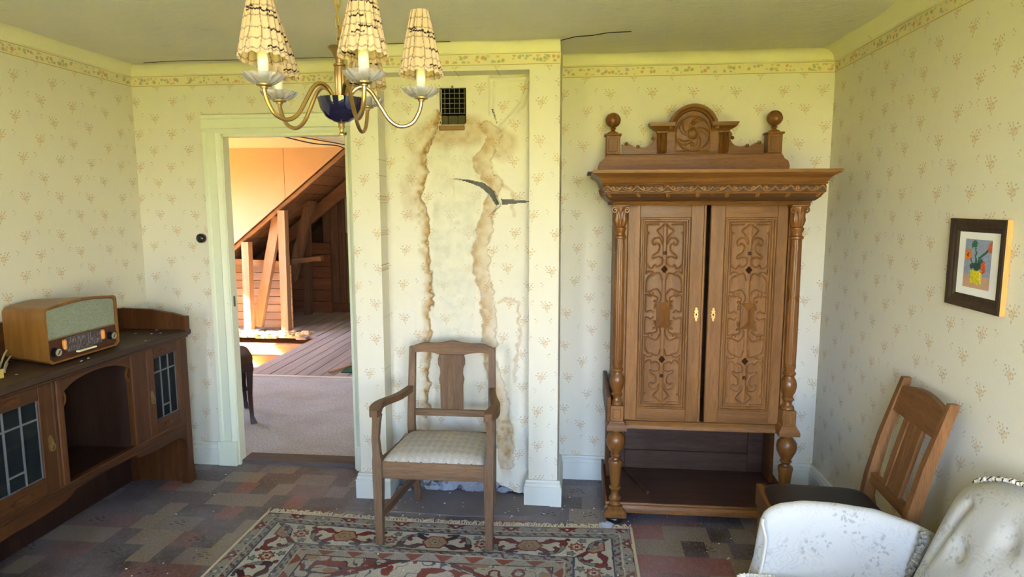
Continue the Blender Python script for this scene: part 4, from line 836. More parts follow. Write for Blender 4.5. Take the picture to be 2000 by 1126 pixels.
# ================================================================== open armchair by the chimney breast
AC = thing('open_armchair', 'worn oak open armchair with patterned pale seat in front of the stained chimney wall', 'armchair', (-.617, 2.87, 0))
def leg4(pts, wx, wy, taper=1.):
    m = MB(); P = []
    for i, (x, y, z, k) in enumerate(pts): P.append([(x+sx*wx*k/2, y+sy*wy*k/2, z) for sx, sy in ((-1, -1), (1, -1), (1, 1), (-1, 1))])
    vs = [p for r in P for p in r]; fs = [(3, 2, 1, 0), tuple(len(vs)-4+i for i in range(4))]
    for i in range(len(P)-1): fs += [(4*i+k, 4*i+(k+1) % 4, 4*i+4+(k+1) % 4, 4*i+4+k) for k in range(4)]
    return m.raw(vs, fs)
for x, sg in ((-.862, -1), (-.372, 1)):
    part('front_leg', leg4([(x, 2.668, .008, 1.0), (x, 2.666, .03, .86), (x, 2.667, .12, .9), (x, 2.668, .31, 1.12), (x, 2.668, .395, 1.12), (x+sg*.004, 2.670, .42, .88), (x+sg*.010, 2.674, .49, .80), (x+sg*.004, 2.672, .56, .86), (x-sg*.002, 2.668, .600, .95)], .037, .038), M['ac_z'], AC, 30)
for x, sg in ((-.800, -1), (-.412, 1)):
    part('rear_leg', leg4([(x, 3.125, 0, .8), (x+.0, 3.085, .16, .95), (x+sg*.004, 3.045, .34, 1.05), (x+sg*.006, 3.035, .44, 1.0), (x+sg*.004, 3.05, .62, .95), (x+sg*.002, 3.075, .815, .85)], .034, .036), M['ac_z'], AC, 30)
part('front_rail', MB().box(-.846, -.388, 2.656, 2.682, .315, .392, .003), M['ac_x'], AC)
part('back_rail', MB().box(-.785, -.427, 3.03, 3.055, .32, .40, .003), M['ac_x'], AC)
for x0, x1 in ((-.856, -.800), (-.378, -.412)): part('side_rail', MB().beam((x0, 2.68, .354), (x1, 3.04, .36), .024, .072), M['ac_y'], AC)
for x0, x1 in ((-.860, -.800), (-.374, -.412)): part('stretcher', MB().beam((x0, 2.67, .135), (x1, 3.09, .150), .020, .034), M['ac_y'], AC)
def seatcloth():
    t = T('seat_fabric', .92, .1); x = t.sep(t.coord()); a = t.add(t.mul(x[0], 95.), t.mul(x[1], 60.)); b = t.sub(t.mul(x[0], 95.), t.mul(x[1], 60.))
    k = t.mul(t.ma('SINE', a), t.ma('SINE', b)); f = t.noise(t.coord(), 12, 6, .65); n_ = t.noise(t.coord(), 260, 3)
    c = t.mix(t.mr(k, .1, .5, 0, .3), lin((176, 170, 160)), lin((140, 134, 126))); c = t.mix(t.mr(f, .45, .75, 0, .55), c, lin((150, 142, 132))); c = t.mix(t.mr(n_, .5, .7, 0, .4), c, lin((120, 112, 104))); t.col(c); t.bump(t.add(n_, k), .35, .003); return t.m
n_ = 40; P = []
for i in range(n_+1):
    u = -1+2*i/n_; row = []
    for j in range(n_+1):
        v = -1+2*j/n_; hw = .232-.034*(v+1)/2; y = 2.660+(v+1)/2*.375; dm = (1-u**6)*(1-v**6); row.append((-.614+u*hw, y, .388+.034*dm**.5+.010*(1-u*u)*(1-v*v)))
    P.append(row)
m = MB().grid(np.array(P)); m.box(-.835, -.393, 2.672, 3.02, .36, .392)
st = part('seat', m, seatcloth(), AC, 60)
for i in range(9): part('seat_tack', MB().ball((-.835+i*.0555, 2.656, .394), .0045, 8, 5), M['iron'], st)
for sg, xb, xf in ((-1, -.806, -.868), (1, -.406, -.366)):
    s2 = sg; pl = [(xb-s2*.012, 3.045), (xb+s2*.016, 3.045)]+spline([(xb+s2*.018, 3.02), (xb+s2*.040, 2.90), (xf+s2*.030, 2.78), (xf+s2*.034, 2.70), (xf+s2*.022, 2.650), (xf+s2*.012, 2.632)], 5)+[(xf-s2*.018, 2.630)]+spline([(xf-s2*.026, 2.66), (xf-s2*.016, 2.71), (xf-s2*.006, 2.79), (xb+s2*.010, 2.90), (xb-s2*.010, 3.02)], 5)
    part('arm', MB().prism(pl, 'xy', .598, .628), M['ac_y'], AC, 20)
tr = [(-.806, .775), (-.800, .782)]+spline([(-.795, .786), (-.74, .792), (-.69, .786)], 4)+[(-.665, .779), (-.548, .779)]+spline([(-.52, .786), (-.47, .792), (-.417, .786)], 4)+[(-.408, .775), (-.406, .81)]+spline([(-.412, .818), (-.46, .834), (-.52, .834), (-.555, .838), (-.606, .847), (-.657, .838), (-.69, .834), (-.75, .834), (-.80, .818)], 4)+[(-.806, .81)]
part('top_rail', MB().prism(tr, 'xz', 3.062, 3.086), M['ac_x'], AC, 20)
part('lower_back_rail', MB().box(-.790, -.424, 3.036, 3.058, .478, .510, .003), M['ac_x'], AC)
hsp = [(.056, .51), (.056, .63), (.062, .66), (.055, .69), (.057, .715), (.066, .735), (.066, .76), (.060, .782)]
part('splat', MB().prism([(-.607+a, z) for a, z in hsp]+[(-.607-a, z) for a, z in hsp[::-1]], 'xz', 3.050, 3.064), M['ac_z'], AC, 20)

# ================================================================== side chair in the corner and its neighbour
RC = thing('side_chair', 'golden oak side chair with slatted back and black seat between wardrobe and white armchair', 'chair', (.912, 2.305, 0), math.radians(-3), world=False)
def lx(x): return x-.93
def ly(y): return y-2.305
for y in (2.142, 2.478):
    part('rear_leg', leg4([(lx(1.215), ly(y), 0, .85), (lx(1.15), ly(y), .25, 1), (lx(1.105), ly(y), .42, 1.15), (lx(1.115), ly(y), .50, 1.1), (lx(1.15), ly(y), .66, 1), (lx(1.205), ly(y), .85, .85), (lx(1.212), ly(y), .875, .80)], .036, .030), M['rc_z'], RC, 30)
    part('front_leg', leg4([(lx(.735), ly(y), 0, .8), (lx(.735), ly(y), .35, 1), (lx(.735), ly(y), .42, 1)], .036, .036), M['rc_z'], RC, 30)
    part('side_rail', MB().box(lx(.74), lx(1.10), ly(y)-.012, ly(y)+.012, .345, .415, .003), M['rc_x'], RC)
    part('stretcher', MB().box(lx(.74), lx(1.16), ly(y)-.009, ly(y)+.009, .16, .19, .003), M['rc_x'], RC)
part('front_rail', MB().box(lx(.708), lx(.733), ly(2.118), ly(2.500), .345, .425, .003), M['rc_y'], RC)
part('seat', MB().pillow(lx(.722), lx(1.095), ly(2.125), ly(2.495), .405, .438, 10, 14), plain('scuffed_black_leatherette', (30, 28, 30), .45, noise=.5, nscale=12), RC, 50, label='scuffed black seat')
def back_x(z): return np.interp(z, [.42, .50, .66, .85, .875], [1.105, 1.115, 1.15, 1.205, 1.212])
def back_strip(y0, y1, z0, z1, t_=.016, crest=0, front=.0):
    ys = np.linspace(y0, y1, 15); P = []
    for y in ys:
        zt = z1+crest*math.cos((y-(y0+y1)/2)/(y1-y0)*PI); P.append([(lx(back_x(z0))-t_/2-front, ly(y), z0), (lx(back_x(zt))-t_/2-front, ly(y), zt), (lx(back_x(zt))+t_/2, ly(y), zt), (lx(back_x(z0))+t_/2, ly(y), z0), (lx(back_x(z0))-t_/2-front, ly(y), z0)])
    m = MB().grid(np.array(P)); n2 = len(m.v); m.f += [tuple(range(4))[::-1], tuple(n2-5+i for i in range(4))]; return m
part('top_rail', back_strip(2.155, 2.465, .755, .845, .02, .022), M['rc_y'], RC, 30)
part('lower_rail', back_strip(2.155, 2.465, .475, .512, .018), M['rc_y'], RC, 30)
for a, b in ((2.236, 2.270), (2.274, 2.300), (2.304, 2.330), (2.338, 2.372)): part('back_slat', back_strip(a, b, .508, .762, .012, 0, .003 if a in (2.236, 2.338) else 0), M['rc_z'], RC, 30)

# ================================================================== upholstered armchair, bottom right
def damask():
    t = T('ivory_damask', .78, .25); p = t.coord(); q = t.vm('ADD', p, t.vm('MULTIPLY', t.vm('SUBTRACT', t.noise(p, 14, 3, out='Color'), (.5, .5, .5)), (.10, .10, .10)))
    d = t.voro(q, 13); sw = t.ma('SINE', t.mul(d, 38.)); mask = t.mr(t.noise(p, 9, 2), .44, .56)
    sw = t.mul(t.mr(sw, .25, .6), mask); q2 = t.vm('ADD', p, t.vm('MULTIPLY', t.noise(p, 40, 2, out='Color'), (.03, .03, .03)))
    lf = t.mul(t.mr(t.voro(q2, 62), .30, .42, 1, 0), t.mr(t.noise(p, 11, 2), .50, .58)); k = t.ma('MAXIMUM', t.mul(sw, .24), t.mul(lf, .75))
    c = t.mix(k, lin((184, 182, 174)), lin((148, 145, 138))); c = t.mix(t.mr(t.noise(p, 4, 5, .65), .55, .8, 0, .35), c, lin((172, 163, 142))); t.col(c)
    t.bump(t.add(t.noise(p, 500, 2), t.mul(k, .6)), .25, .002); return t.m
DM = damask()
UA = thing('upholstered_armchair', 'ivory damask upholstered armchair with braided piping at lower right', 'armchair', (.85, 1.68, 0))
def uarm(yi, yo, nm='arm'):
    zb = .16; n1_, n2_ = 34, 26; P = []
    for i in range(n1_+1):
        t_ = i/n1_; row = []
        xt = .578+(1.14-.578)*t_; zt = float(np.interp(xt, [.578, .60, .64, .71, .80, .93, 1.05, 1.14], [.510, .545, .566, .578, .576, .560, .520, .475]))
        for j in range(n2_+1):
            a = j/n2_; w_ = yo-yi
            if a < .4: z = zb+(zt-.05-zb)*a/.4; y = yi-.012*math.sin(PI*a/.4)*(1 if yo > yi else -1)+.02*(a/.4)*(1 if yo > yi else -1)
            elif a < .6:
                b = (a-.4)/.2*PI; y = yi+w_/2+.0-(w_/2-.02*(1 if yo > yi else -1))*math.cos(b); z = zt-.05+.05*math.sin(b)
            else: z = zt-.05-(zt-.05-zb)*(a-.6)/.4; y = yo
            xf = np.interp(z, [.16, .30, .38, .46, .52, .578], [.560, .570, .590, .600, .585, .580])
            xs2 = xf+(1.14-xf)*t_
            if i == 0: xs2 += .0
            row.append((xs2, y, z))
        P.append(row)
    m = MB().grid(np.array(P)); o = len(m.v)
    for row, fl in ((P[0], 1), (P[-1], 0)):
        c_ = np.mean(row, 0); b0 = len(m.v); m.v += [tuple(c_-np.array([.014 if fl else 0, 0, 0]))]+[tuple(r) for r in row]; m.f += [(b0, b0+k+1, b0+k+2) for k in range(len(row)-1)]
    return m
part('arm', uarm(1.985, 2.085), DM, UA, 60); part('arm', uarm(1.365, 1.265), DM, UA, 60)
def fr_edge(z): return np.interp(z, [.16, .30, .38, .46, .52, .56], [.560, .570, .590, .600, .585, .60])-.004
part('arm_piping', MB().tube([(fr_edge(z), 1.978+.022*((z-.16)/.4), z) for z in np.linspace(.18, .53, 24)], .005, 6), plain('braid', (198, 192, 176), .8), UA)
ny, nzb = 60, 60; P = []
btn = [(1.80, .555), (1.52, .555), (1.66, .44), (1.66, .66)]
for i in range(ny+1):
    v = i/ny; y = 1.345+.63*v; e = (2*v-1); row = []
    ztop = .668+.085*(1-abs(e)**3.0)
    for j in range(nzb+1):
        s_ = j/nzb; z = .28+(ztop-.28)*s_; edge_ = max(0, 1-abs(e)**8)**.5*max(0, 1-s_**14)**.5
        bul = .075*edge_*(1-.35*e*e); 
        for by, bz in btn: bul -= .018*math.exp(-(((y-by)/.035)**2+((z-bz)/.035)**2))
        bul -= .012*math.exp(-((y-1.90+.25*(z-.5))/.018)**2)*(.45 < z < .68)
        x = 1.055+.15*(z-.40)/.4-bul; row.append((min(x, 1.235), y, z))
    xb = 1.215
    row += [(min(1.055+.15*(ztop-.40)/.4+.02, 1.225), y, ztop+.012), (1.238, y, ztop-.01), (1.238, y, .28)]
    P.append(row)
m = MB().grid(np.array(P))
for row in (P[0], P[-1]):
    b0 = len(m.v); m.v += [tuple(np.mean(row, 0))]+[tuple(r) for r in row]; m.f += [(b0, b0+k+1, b0+k+2) for k in range(len(row)-1)]
bkr = part('backrest', m, DM, UA, 60)
def piping(pts, r, n=6, turns=90):
    P = [Vector(p) for p in pts]; return MB().tube(pts, [r*(1+.35*math.sin(i*2.2)) for i in range(len(pts))], 6)
def topz(y): return .668+.085*(1-abs((y-1.345)/.315-1)**3.0)
pp = [(min(1.055+.15*(topz(y)-.40)/.4+.004, 1.22), y, topz(y)+.012) for y in np.linspace(1.36, 1.955, 120)]
part('braided_piping', piping(pp, .006), plain('cream_braid', (212, 206, 188), .8), bkr)
tw = [(p[0]+.0065*math.cos(i*1.3), p[1], p[2]+.0065*math.sin(i*1.3)) for i, p in enumerate(pp)]
part('dark_twist', MB().tube(tw, .002, 4), M['black'], bkr)
for by, bz in btn: part('button', MB().ball((1.055+.15*(bz-.40)/.4-.045+.006, by, bz), .010, 12, 8, (.6, 1, 1)), DM, bkr)
sm = [(1.062-.06*(1-s_)-.01+.006*math.sin(s_*70), 1.975-.006*math.cos(s_*55), .30+.22*s_) for s_ in np.linspace(0, 1, 120)]
part('ruffled_braid', MB().tube(sm, [.006+.003*math.sin(i*1.7) for i in range(120)], 6), plain('dusty_braid', (132, 126, 112), .9), UA)
cu = part('seat_cushion', MB().pillow(.490, 1.06, 1.372, 1.985, .215, .375, 14, 5, .02), DM, UA, 60)
cpts = [(.492+.03*abs(math.cos(a))**0*0, 0, 0) for a in (0,)]
part('seat_piping', piping([(.502, y, .352) for y in np.linspace(1.41, 1.95, 110)]+[(.502+.02*k/8, 1.95+.022*math.sin(k/8*PI/2), .352) for k in range(1, 9)]+[(x, 1.975, .352) for x in np.linspace(.53, .62, 24)], .006), plain('seat_braid', (206, 198, 178), .8), cu)
part('base', MB().box(.56, 1.20, 1.30, 2.06, .10, .26, .02), DM, UA)
for x in (.60, 1.15):
    for y in (1.34, 2.02): part('leg', MB().lathe([(.018, 0), (.026, .11)], x, y, 12), M['dark_wood'], UA)

# ================================================================== chandelier
CHX, CHY = -.497, 1.357
CD = thing('chandelier', 'brass five-arm chandelier with cobalt bowl and pleated plaid shades hanging from the ceiling', 'chandelier', (CHX, CHY, 1.64))
def lat(name, prof, mat, par=CD, seg=28, mod=None): return part(name, MB().lathe(prof, CHX, CHY, seg, mod), mat, par)
lat('bowl', [(.004, 1.672), (.018, 1.674), (.032, 1.684), (.042, 1.700), (.0465, 1.718), (.0475, 1.721), (.044, 1.721), (.03, 1.712), (.0, 1.708)], M['cobalt'], seg=40)
lat('bottom_finial', [(.0, 1.645), (.006, 1.646), (.0065, 1.649), (.003, 1.653), (.004, 1.658), (.007, 1.664), (.006, 1.669), (.008, 1.672), (.004, 1.675)], M['brass'])
lat('stem', [(.0105, 1.715), (.0105, 1.785), (.0125, 1.787), (.0125, 1.790), (.008, 1.792), (.008, 1.803)], M['brass'], mod=lambda a, z: 1+.06*math.cos(a*12) if z < 1.786 else 1, seg=60)
lat('stem_cup', [(.008, 1.800), (.011, 1.806), (.016, 1.816), (.023, 1.823), (.021, 1.825), (.0, 1.822)], M['oldbrass'])
LK = MB().tube([(.0055*math.cos(a)*(1), 0, .013*math.sin(a)) for a in np.linspace(0, 2*PI, 17)[:-1]], .0017, 6, True); LKM = mesh_of('chain_link', LK); LKM.materials.append(M['oldbrass'])
z = 1.833; k = 0
while z < 2.235:
    o = bpy.data.objects.new('chain_link', LKM); C.objects.link(o); o.parent = CD; o.location = (0, 0, z-1.64); o.rotation_euler = (0, 0, PI/2*(k % 2)+.4); z += .0205; k += 1
part('flex', MB().tube([(CHX+.004*math.sin(i*.9), CHY+.004*math.cos(i*.9), 1.825+i*.02) for i in range(21)], .0022, 6), plain('braided_flex', (150, 126, 66), .7), CD)
lat('ceiling_canopy', [(.006, 2.20), (.03, 2.215), (.045, 2.24), (.045, 2.252)], M['brass'])
PANG = T('moulded_glass', .06, .5); PANG.col(lin((236, 232, 240))); PANG.b.inputs['Transmission Weight'].default_value = .8; PANG.b.inputs['IOR'].default_value = 1.35
def shade_mesh():
    nA, nH = 200, 70; A, H = np.meshgrid(np.linspace(0, 2*PI, nA, endpoint=False), np.linspace(0, 1, nH), indexing='ij')
    r = .0460+(.0195-.0460)*H; r = r*(1+.030*np.cos(A*18+.9*np.sin(A*3)+.6*np.sin(H*5)))+.0012*np.sin(A*3+H*4)
    zb = .0015*np.cos(A*18)*(1-H); P = np.stack([r*np.cos(A), r*np.sin(A), .132*H+zb], -1); m = MB().grid(P, True)
    me = mesh_of('lamp_shade', m, 60, False)
    base = np.array(lin((212, 188, 164))); col = np.ones(P.shape)*base; dk = np.array(lin((88, 70, 66))); bl = np.array(lin((44, 34, 40)))
    wob = .006*np.sin(A*11)+.004*np.sin(A*29)
    r0 = np.random.default_rng(3)
    for k in range(13):
        a0 = 2*PI*k/13+r0.uniform(-.12, .12); da = np.abs((A+.05*np.sin(H*9+k)-a0+PI) % (2*PI)-PI)*r; col = np.where((da < .0009)[..., None], col*.35+dk*.65, col)
    for h0 in (.06, .21, .37, .55, .70, .86): col = np.where((np.abs(H+wob-h0) < .009)[..., None], col*.35+dk*.65, col)
    for k in range(16):
        a0 = r0.uniform(0, 2*PI); h0 = r0.uniform(.1, .92); L = r0.uniform(.25, .55); da = np.abs((A-a0+PI) % (2*PI)-PI); col = np.where(((da < L) & (np.abs(H+wob-h0) < .013))[..., None], bl, col)
    colors(me, col.reshape(-1, 3)); return me
SHM = shade_mesh()
ts = T('shade_fabric', .85, .1); ts.col(ts.attr('col')); tl = ts.n('ShaderNodeBsdfTranslucent'); ts.nt.links.new(ts.attr('col'), tl.inputs[0]); mx = ts.n('ShaderNodeMixShader'); mx.inputs[0].default_value = .38
ts.nt.links.new(ts.b.outputs[0], mx.inputs[1]); ts.nt.links.new(tl.outputs[0], mx.inputs[2]); ts.nt.links.new(mx.outputs[0], ts.nt.nodes['Material Output'].inputs[0]); SHM.materials.append(ts.m)
ra = [(.014, 1.712), (.020, 1.728), (.032, 1.742), (.048, 1.746), (.064, 1.735), (.082, 1.706), (.100, 1.679), (.122, 1.667), (.146, 1.674), (.160, 1.694), (.166, 1.712), (.167, 1.724)]
arm_m = mesh_of('arm', MB().tube([(a, 0, b-1.64) for a, b in spline(ra, 5)], .0042, 10)); arm_m.materials.append(M['brass'])
z0 = 1.726-1.64
pan_m = mesh_of('drip_pan', MB().lathe([(.010, z0+.002), (.022, z0+.004), (.033, z0+.012), (.0385, z0+.020), (.037, z0+.0205), (.031, z0+.0145), (.021, z0+.0075), (.010, z0+.006)], .167, 0, 84, lambda a, z: 1+(.06*math.cos(a*12) if z > z0+.008 else .02*math.cos(a*12)), cap=False)); pan_m.materials.append(PANG.m)
col_m = mesh_of('collar', MB().lathe([(.004, z0-.006), (.007, z0-.005), (.007, z0-.002), (.0145, z0), (.0145, z0+.003), (.011, z0+.006)], .167, 0, 20)); col_m.materials.append(M['oldbrass'])
can_m = mesh_of('candle_sleeve', MB().lathe([(.0100, z0+.004), (.0100, z0+.082), (.008, z0+.084), (.006, z0+.10)], .167, 0, 20)); can_m.materials.append(M['candle'])
bul_m = mesh_of('bulb', MB().lathe([(.006, z0+.084), (.010, z0+.095), (.012, z0+.105), (.008, z0+.118), (.001, z0+.128)], .167, 0, 16)); bul_m.materials.append(plain('clear_bulb', (220, 214, 190), .1, spec=.5))
wir_m = mesh_of('shade_wire', MB().tube([(.167+.0105*math.cos(a), .0105*math.sin(a), z0+.080) for a in np.linspace(0, 2*PI, 15)[:-1]], .0012, 5, True).tube([(.1565, 0, z0+.080), (.150, 0, z0+.15)], .0011, 5).tube([(.1775, 0, z0+.080), (.184, 0, z0+.15)], .0011, 5)); wir_m.materials.append(M['iron'])
tl_ = [(4, -3), (-2, 2), (2, -2), (-3, 3), (0, 6)]
for k in range(5):
    a = -2.2128+k*2*PI/5; o = bpy.data.objects.new('arm', arm_m); C.objects.link(o); o.parent = CD; o.rotation_euler = (0, 0, a)
    for nm, me in (('collar', col_m), ('drip_pan', pan_m), ('candle_sleeve', can_m), ('bulb', bul_m), ('shade_wire', wir_m)):
        q = bpy.data.objects.new(nm, me); C.objects.link(q); q.parent = o
    q = bpy.data.objects.new('lamp_shade', SHM); C.objects.link(q); q.parent = o; q.location = (.167, 0, z0+.048); q.rotation_euler = (math.radians(tl_[k][0]), math.radians(tl_[k][1]), k*1.9)

# ================================================================== picture on the right wall
PC = thing('framed_painting', 'small dark framed painting of orange flowers in a yellow vase on the right wall', 'picture', (XR, 2.152, 1.17))
y0, y1, z0_, z1_ = 2.034, 2.328, 1.172, 1.456
fp = [(0, .000), (0, -.017), (.006, -.019), (.014, -.018), (.022, -.015), (.026, -.012), (.034, -.012), (.038, -.009), (.042, -.007), (.042, -.003)]
P = np.array([[(XR+q, y0+o, z0_+o), (XR+q, y1-o, z0_+o), (XR+q, y1-o, z1_-o), (XR+q, y0+o, z1_-o), (XR+q, y0+o, z0_+o)] for o, q in fp[1:]])
part('frame', MB().grid(P), wood('dark_frame', 2, (36, 28, 22), (74, 60, 48), .4), PC, 20)
part('frame_edge', MB().grid(np.array([[(XR+q, y0, z0_), (XR+q, y1, z0_), (XR+q, y1, z1_), (XR+q, y0, z1_), (XR+q, y0, z0_)] for q in (-.001, -.017)])), wood('raw_frame_edge', 2, (186, 138, 74), (214, 168, 102), .5), PC, 20)
part('mat', MB().box(XR-.006, XR-.004, y0+.04, y1-.04, z0_+.04, z1_-.04), plain('white_mount', (232, 232, 230), .7), PC)
ia, ib, ic, id_ = y0+.078, y1-.078, z0_+.066, z1_-.064
n_, m_ = 90, 130; ys, zs_ = np.linspace(ib, ia, n_), np.linspace(ic, id_, m_); U, V = np.meshgrid(np.linspace(0, 1, n_), np.linspace(0, 1, m_), indexing='ij')
nz_ = vnoise(U.shape, (14, 18), 21)-.5; nz2 = vnoise(U.shape, (34, 44), 22)-.5; U2 = U+.05*nz_+.03*nz2; V2 = V+.04*nz_+.025*nz2
col = np.ones(U.shape+(3,))*np.array(lin((146, 156, 182)))+.10*nz2[..., None]; L_ = lambda c: np.array(lin(c))
col = np.where((V2 < .26)[..., None], L_((196, 158, 136))+.06*nz2[..., None], col)
def paint(mask, c): global col; col = np.where(mask[..., None], L_(c)*(1+.5*nz2[..., None]), col)
for pts, wd in (([(.45, .36), (.44, .6), (.42, .80), (.36, .88)], .03), ([(.48, .36), (.55, .62), (.78, .74), (.95, .86)], .028), ([(.42, .38), (.30, .55), (.18, .64)], .028), ([(.5, .36), (.62, .5)], .03)): paint(pline(U2, V2, pts) < wd, (40, 92, 74))
paint(np.hypot((U2-.36)/.11, (V2-.9)/.075) < 1, (48, 104, 84)); paint(np.hypot((U2-.48)/.26, (V2-.45)/.07) < 1, (36, 74, 66)); paint(np.hypot((U2-.64)/.1, (V2-.55)/.06) < 1, (44, 90, 96))
paint(np.hypot((U2-.13)/.14, (V2-.67)/.11) < 1, (212, 124, 54)); paint(np.hypot((U2-.97)/.12, (V2-.86)/.11) < 1, (206, 104, 66)); paint(np.hypot((U2-.73)/.10, (V2-.44)/.12) < 1, (200, 88, 54)); paint(np.hypot((U2-.13)/.05, (V2-.67)/.04) < 1, (150, 70, 30))
paint((np.abs(U2-.48) < .215) & (V2 > .09) & (V2 < .36), (206, 192, 44)); paint((np.abs(U2-.64) < .05) & (V2 > .11) & (V2 < .36), (226, 206, 90))
P = np.stack([np.full(U.shape, XR-.0068), np.repeat(ys[:, None], m_, 1), np.repeat(zs_[None, :], n_, 0)], -1)
pt = part('painting', MB().grid(P), None, PC, 0, False); colors(pt.data, np.clip(col, 0, 1).reshape(-1, 3)); t = T('painted_print', .5, .3); t.col(t.attr('col')); pt.data.materials.append(t.m)

# ================================================================== rug
RGX0, RGX1, RGY0, RGY1 = -1.505, .262, 1.72, 2.905; RW, RL = RGX1-RGX0, RGY1-RGY0
nu, nv = 500, 336
us = np.linspace(0, RW, nu); vs_ = np.linspace(0, RL, nv); U, V = np.meshgrid(us, vs_, indexing='ij')          # v runs from the back edge towards the camera
wn = (vnoise(U.shape, (60, 40), 31)-.5)*.010
d = np.minimum(np.minimum(U, RW-U), np.minimum(V, RL-V))+wn*.2
horiz = np.minimum(V, RL-V) <= np.minimum(U, RW-U); s = np.where(horiz, U-RW/2, V-RL/2)
cream = L_((196, 188, 166)); beige = L_((160, 152, 134)); red = L_((122, 46, 38)); plum = L_((78, 40, 44)); slate = L_((78, 80, 88)); grey = L_((132, 132, 122)); ochre = L_((172, 122, 70)); ink = L_((52, 46, 46))
col = np.ones(U.shape+(3,))*cream
def put(mask, c): global col; col = np.where(mask[..., None], c, col)
def shape(sd, c, o=ink, w_=.004): put(sd < w_, o); put(sd < 0, c)
# guards
put(d < .010, L_((204, 196, 174))); put((d >= .010) & (d < .014), red); put((d >= .014) & (d < .056), beige)
tri = np.abs((s/.13) % 1-.5)*.13; h_ = d-.016
put((d > .016) & (d < .054) & (tri < .045-h_*1.05) & ((np.floor(s/.13) % 2) == 0), red); put((d > .016) & (d < .054) & (tri < .045-h_*1.05) & ((np.floor(s/.13) % 2) == 1), grey)
put((d > .020) & (d < .050) & (np.hypot(tri-.0, d-.030) < .008), cream); put((d > .020) & (d < .050) & (np.hypot(((s/.065) % 1-.5)*.065, d-.042) < .006), ink)
put((d >= .056) & (d < .060), cream); put((d >= .060) & (d < .092), L_((150, 144, 126)))
mz = .076+.010*np.sign(np.sin(s*2*PI/.04)); put((d >= .061) & (d < .091) & (np.abs(d-mz+wn) < .004), slate); put((d >= .061) & (d < .091) & (np.hypot(((s/.08) % 1-.5)*.08, d-.076) < .009), red)
put((d >= .092) & (d < .102), L_((70, 74, 92)))
# main border
T0, T1 = .104, .262; tb = d-(T0+T1)/2; mb_ = (d >= T0) & (d < T1); Pq = .42
sp_ = s/Pq; cell = np.floor(sp_+.5); q = (sp_-cell)*Pq; sgn = np.where(cell % 2 == 0, 1., -1.); tt = tb*sgn; colsave = col.copy()
put(mb_, cream)
aq = np.abs(q)
wing = pline(aq, tt, spline([(.02, .012), (.06, .03), (.10, .048), (.14, .044), (.155, .026), (.145, .015)]))-.011*(1+.5*np.sin(aq*90)); wing2 = pline(aq, tt, spline([(.02, -.01), (.06, -.035), (.085, -.055)]))-.010
wc_ = np.where((cell % 2 == 0)[..., None], plum, red)
for w_ in (wing, wing2): put(w_ < .004, ink); put(w_ < 0, np.broadcast_to(wc_, col.shape)) if False else None; col = np.where((w_ < 0)[..., None], wc_, col)
hexd = np.maximum(np.abs(tt), np.abs(tt)*.5+aq*.866)-.046; put(hexd < .008, red); put(hexd < 0, ochre*.55+cream*.25); 
ang = np.arctan2(tt, q); rr = np.hypot(q, tt); put(rr < .026*(1+.25*np.cos(6*ang)), L_((112, 104, 92))); put(rr < .019*(1+.3*np.cos(6*ang)), np.array(lin((176, 150, 104)))); put(rr < .006, ink)
q2 = aq-Pq/2; r2 = np.hypot(q2, tt); a2 = np.arctan2(tt, q2); shape(r2-.030*(1+.18*np.cos(8*a2)), L_((150, 84, 56)) ); put(r2 < .018*(1+.2*np.cos(8*a2)), cream); put(r2 < .010, red)
cres = pline(aq, tt, spline([(.10, -.055), (.125, -.045), (.145, -.02), (.15, .0)]))-.009; shape(cres, grey); shape(pline(aq, tt, spline([(.115, -.01), (.125, -.025), (.118, -.045)]))-.006, red)
fl2 = np.hypot(aq-.185, tt+.055)-.014*(1+.3*np.cos(5*np.arctan2(tt+.055, aq-.185))); shape(fl2, L_((124, 128, 120))); shape(np.hypot(aq-.17, tt-.062)-.009, red); shape(pline(aq, tt, [(.05, -.066), (.09, -.072)])-.004, slate)
col = np.where(mb_[..., None], col, colsave)
# inner guards
put((d >= .262) & (d < .270), L_((74, 78, 90))); put((d >= .270) & (d < .302), L_((150, 144, 126))); mz = .286+.009*np.sign(np.sin(s*2*PI/.045)); put((d >= .271) & (d < .301) & (np.abs(d-mz+wn) < .004), slate)
put((d >= .271) & (d < .301) & (np.hypot(((s/.09) % 1-.5)*.09, d-.286) < .008), red); put((d >= .302) & (d < .306), cream); put((d >= .306) & (d < .350), beige)
h_ = d-.308; put((d > .308) & (d < .348) & (tri < .045-h_*1.05), np.array(lin((138, 70, 48)))); put((d >= .350) & (d < .356), ink)
# field: cream with scrolling red arabesque, diamond medallion with stepped edge
fm = d >= .356; fx, fy = U-RW/2, V-RL/2; save = col.copy()
put(fm, L_((178, 170, 150)))
f1 = vnoise(U.shape, (36, 26), 33); f2 = vnoise(U.shape, (36, 26), 34)
put(fm & (np.abs(f1-.5) < .09), np.array(lin((134, 56, 42)))); put(fm & (np.abs(np.abs(f1-.5)-.10) < .014), ink); put(fm & (np.abs(f2-.5) < .022), slate); put(fm & (f2 > .72), grey); put(fm & (f2 > .8), ochre)
med = np.abs(fx)/.52+np.abs(fy)/.30-1+.02*np.sign(np.sin(fx*60)); put(fm & (med < .05), L_((128, 46, 36))); put(fm & (med < -.02), L_((206, 198, 178))); put(fm & (med < -.02) & (med > -.06), slate)
m2 = med < -.08; put(fm & m2 & (np.abs(f2-.5) < .035), L_((96, 100, 108))); put(fm & m2 & (f1 > .68), np.array(lin((140, 64, 50))))
col = np.where(fm[..., None], col, save)
wear = vnoise(U.shape, (12, 9), 35); fuzz = .80+.4*np.random.default_rng(5).random(U.shape)
col = col*(1-.35*wear[..., None])+L_((146, 144, 142))*.35*wear[..., None]; col *= .80*fuzz[..., None]*np.array([.97, .98, 1.05])
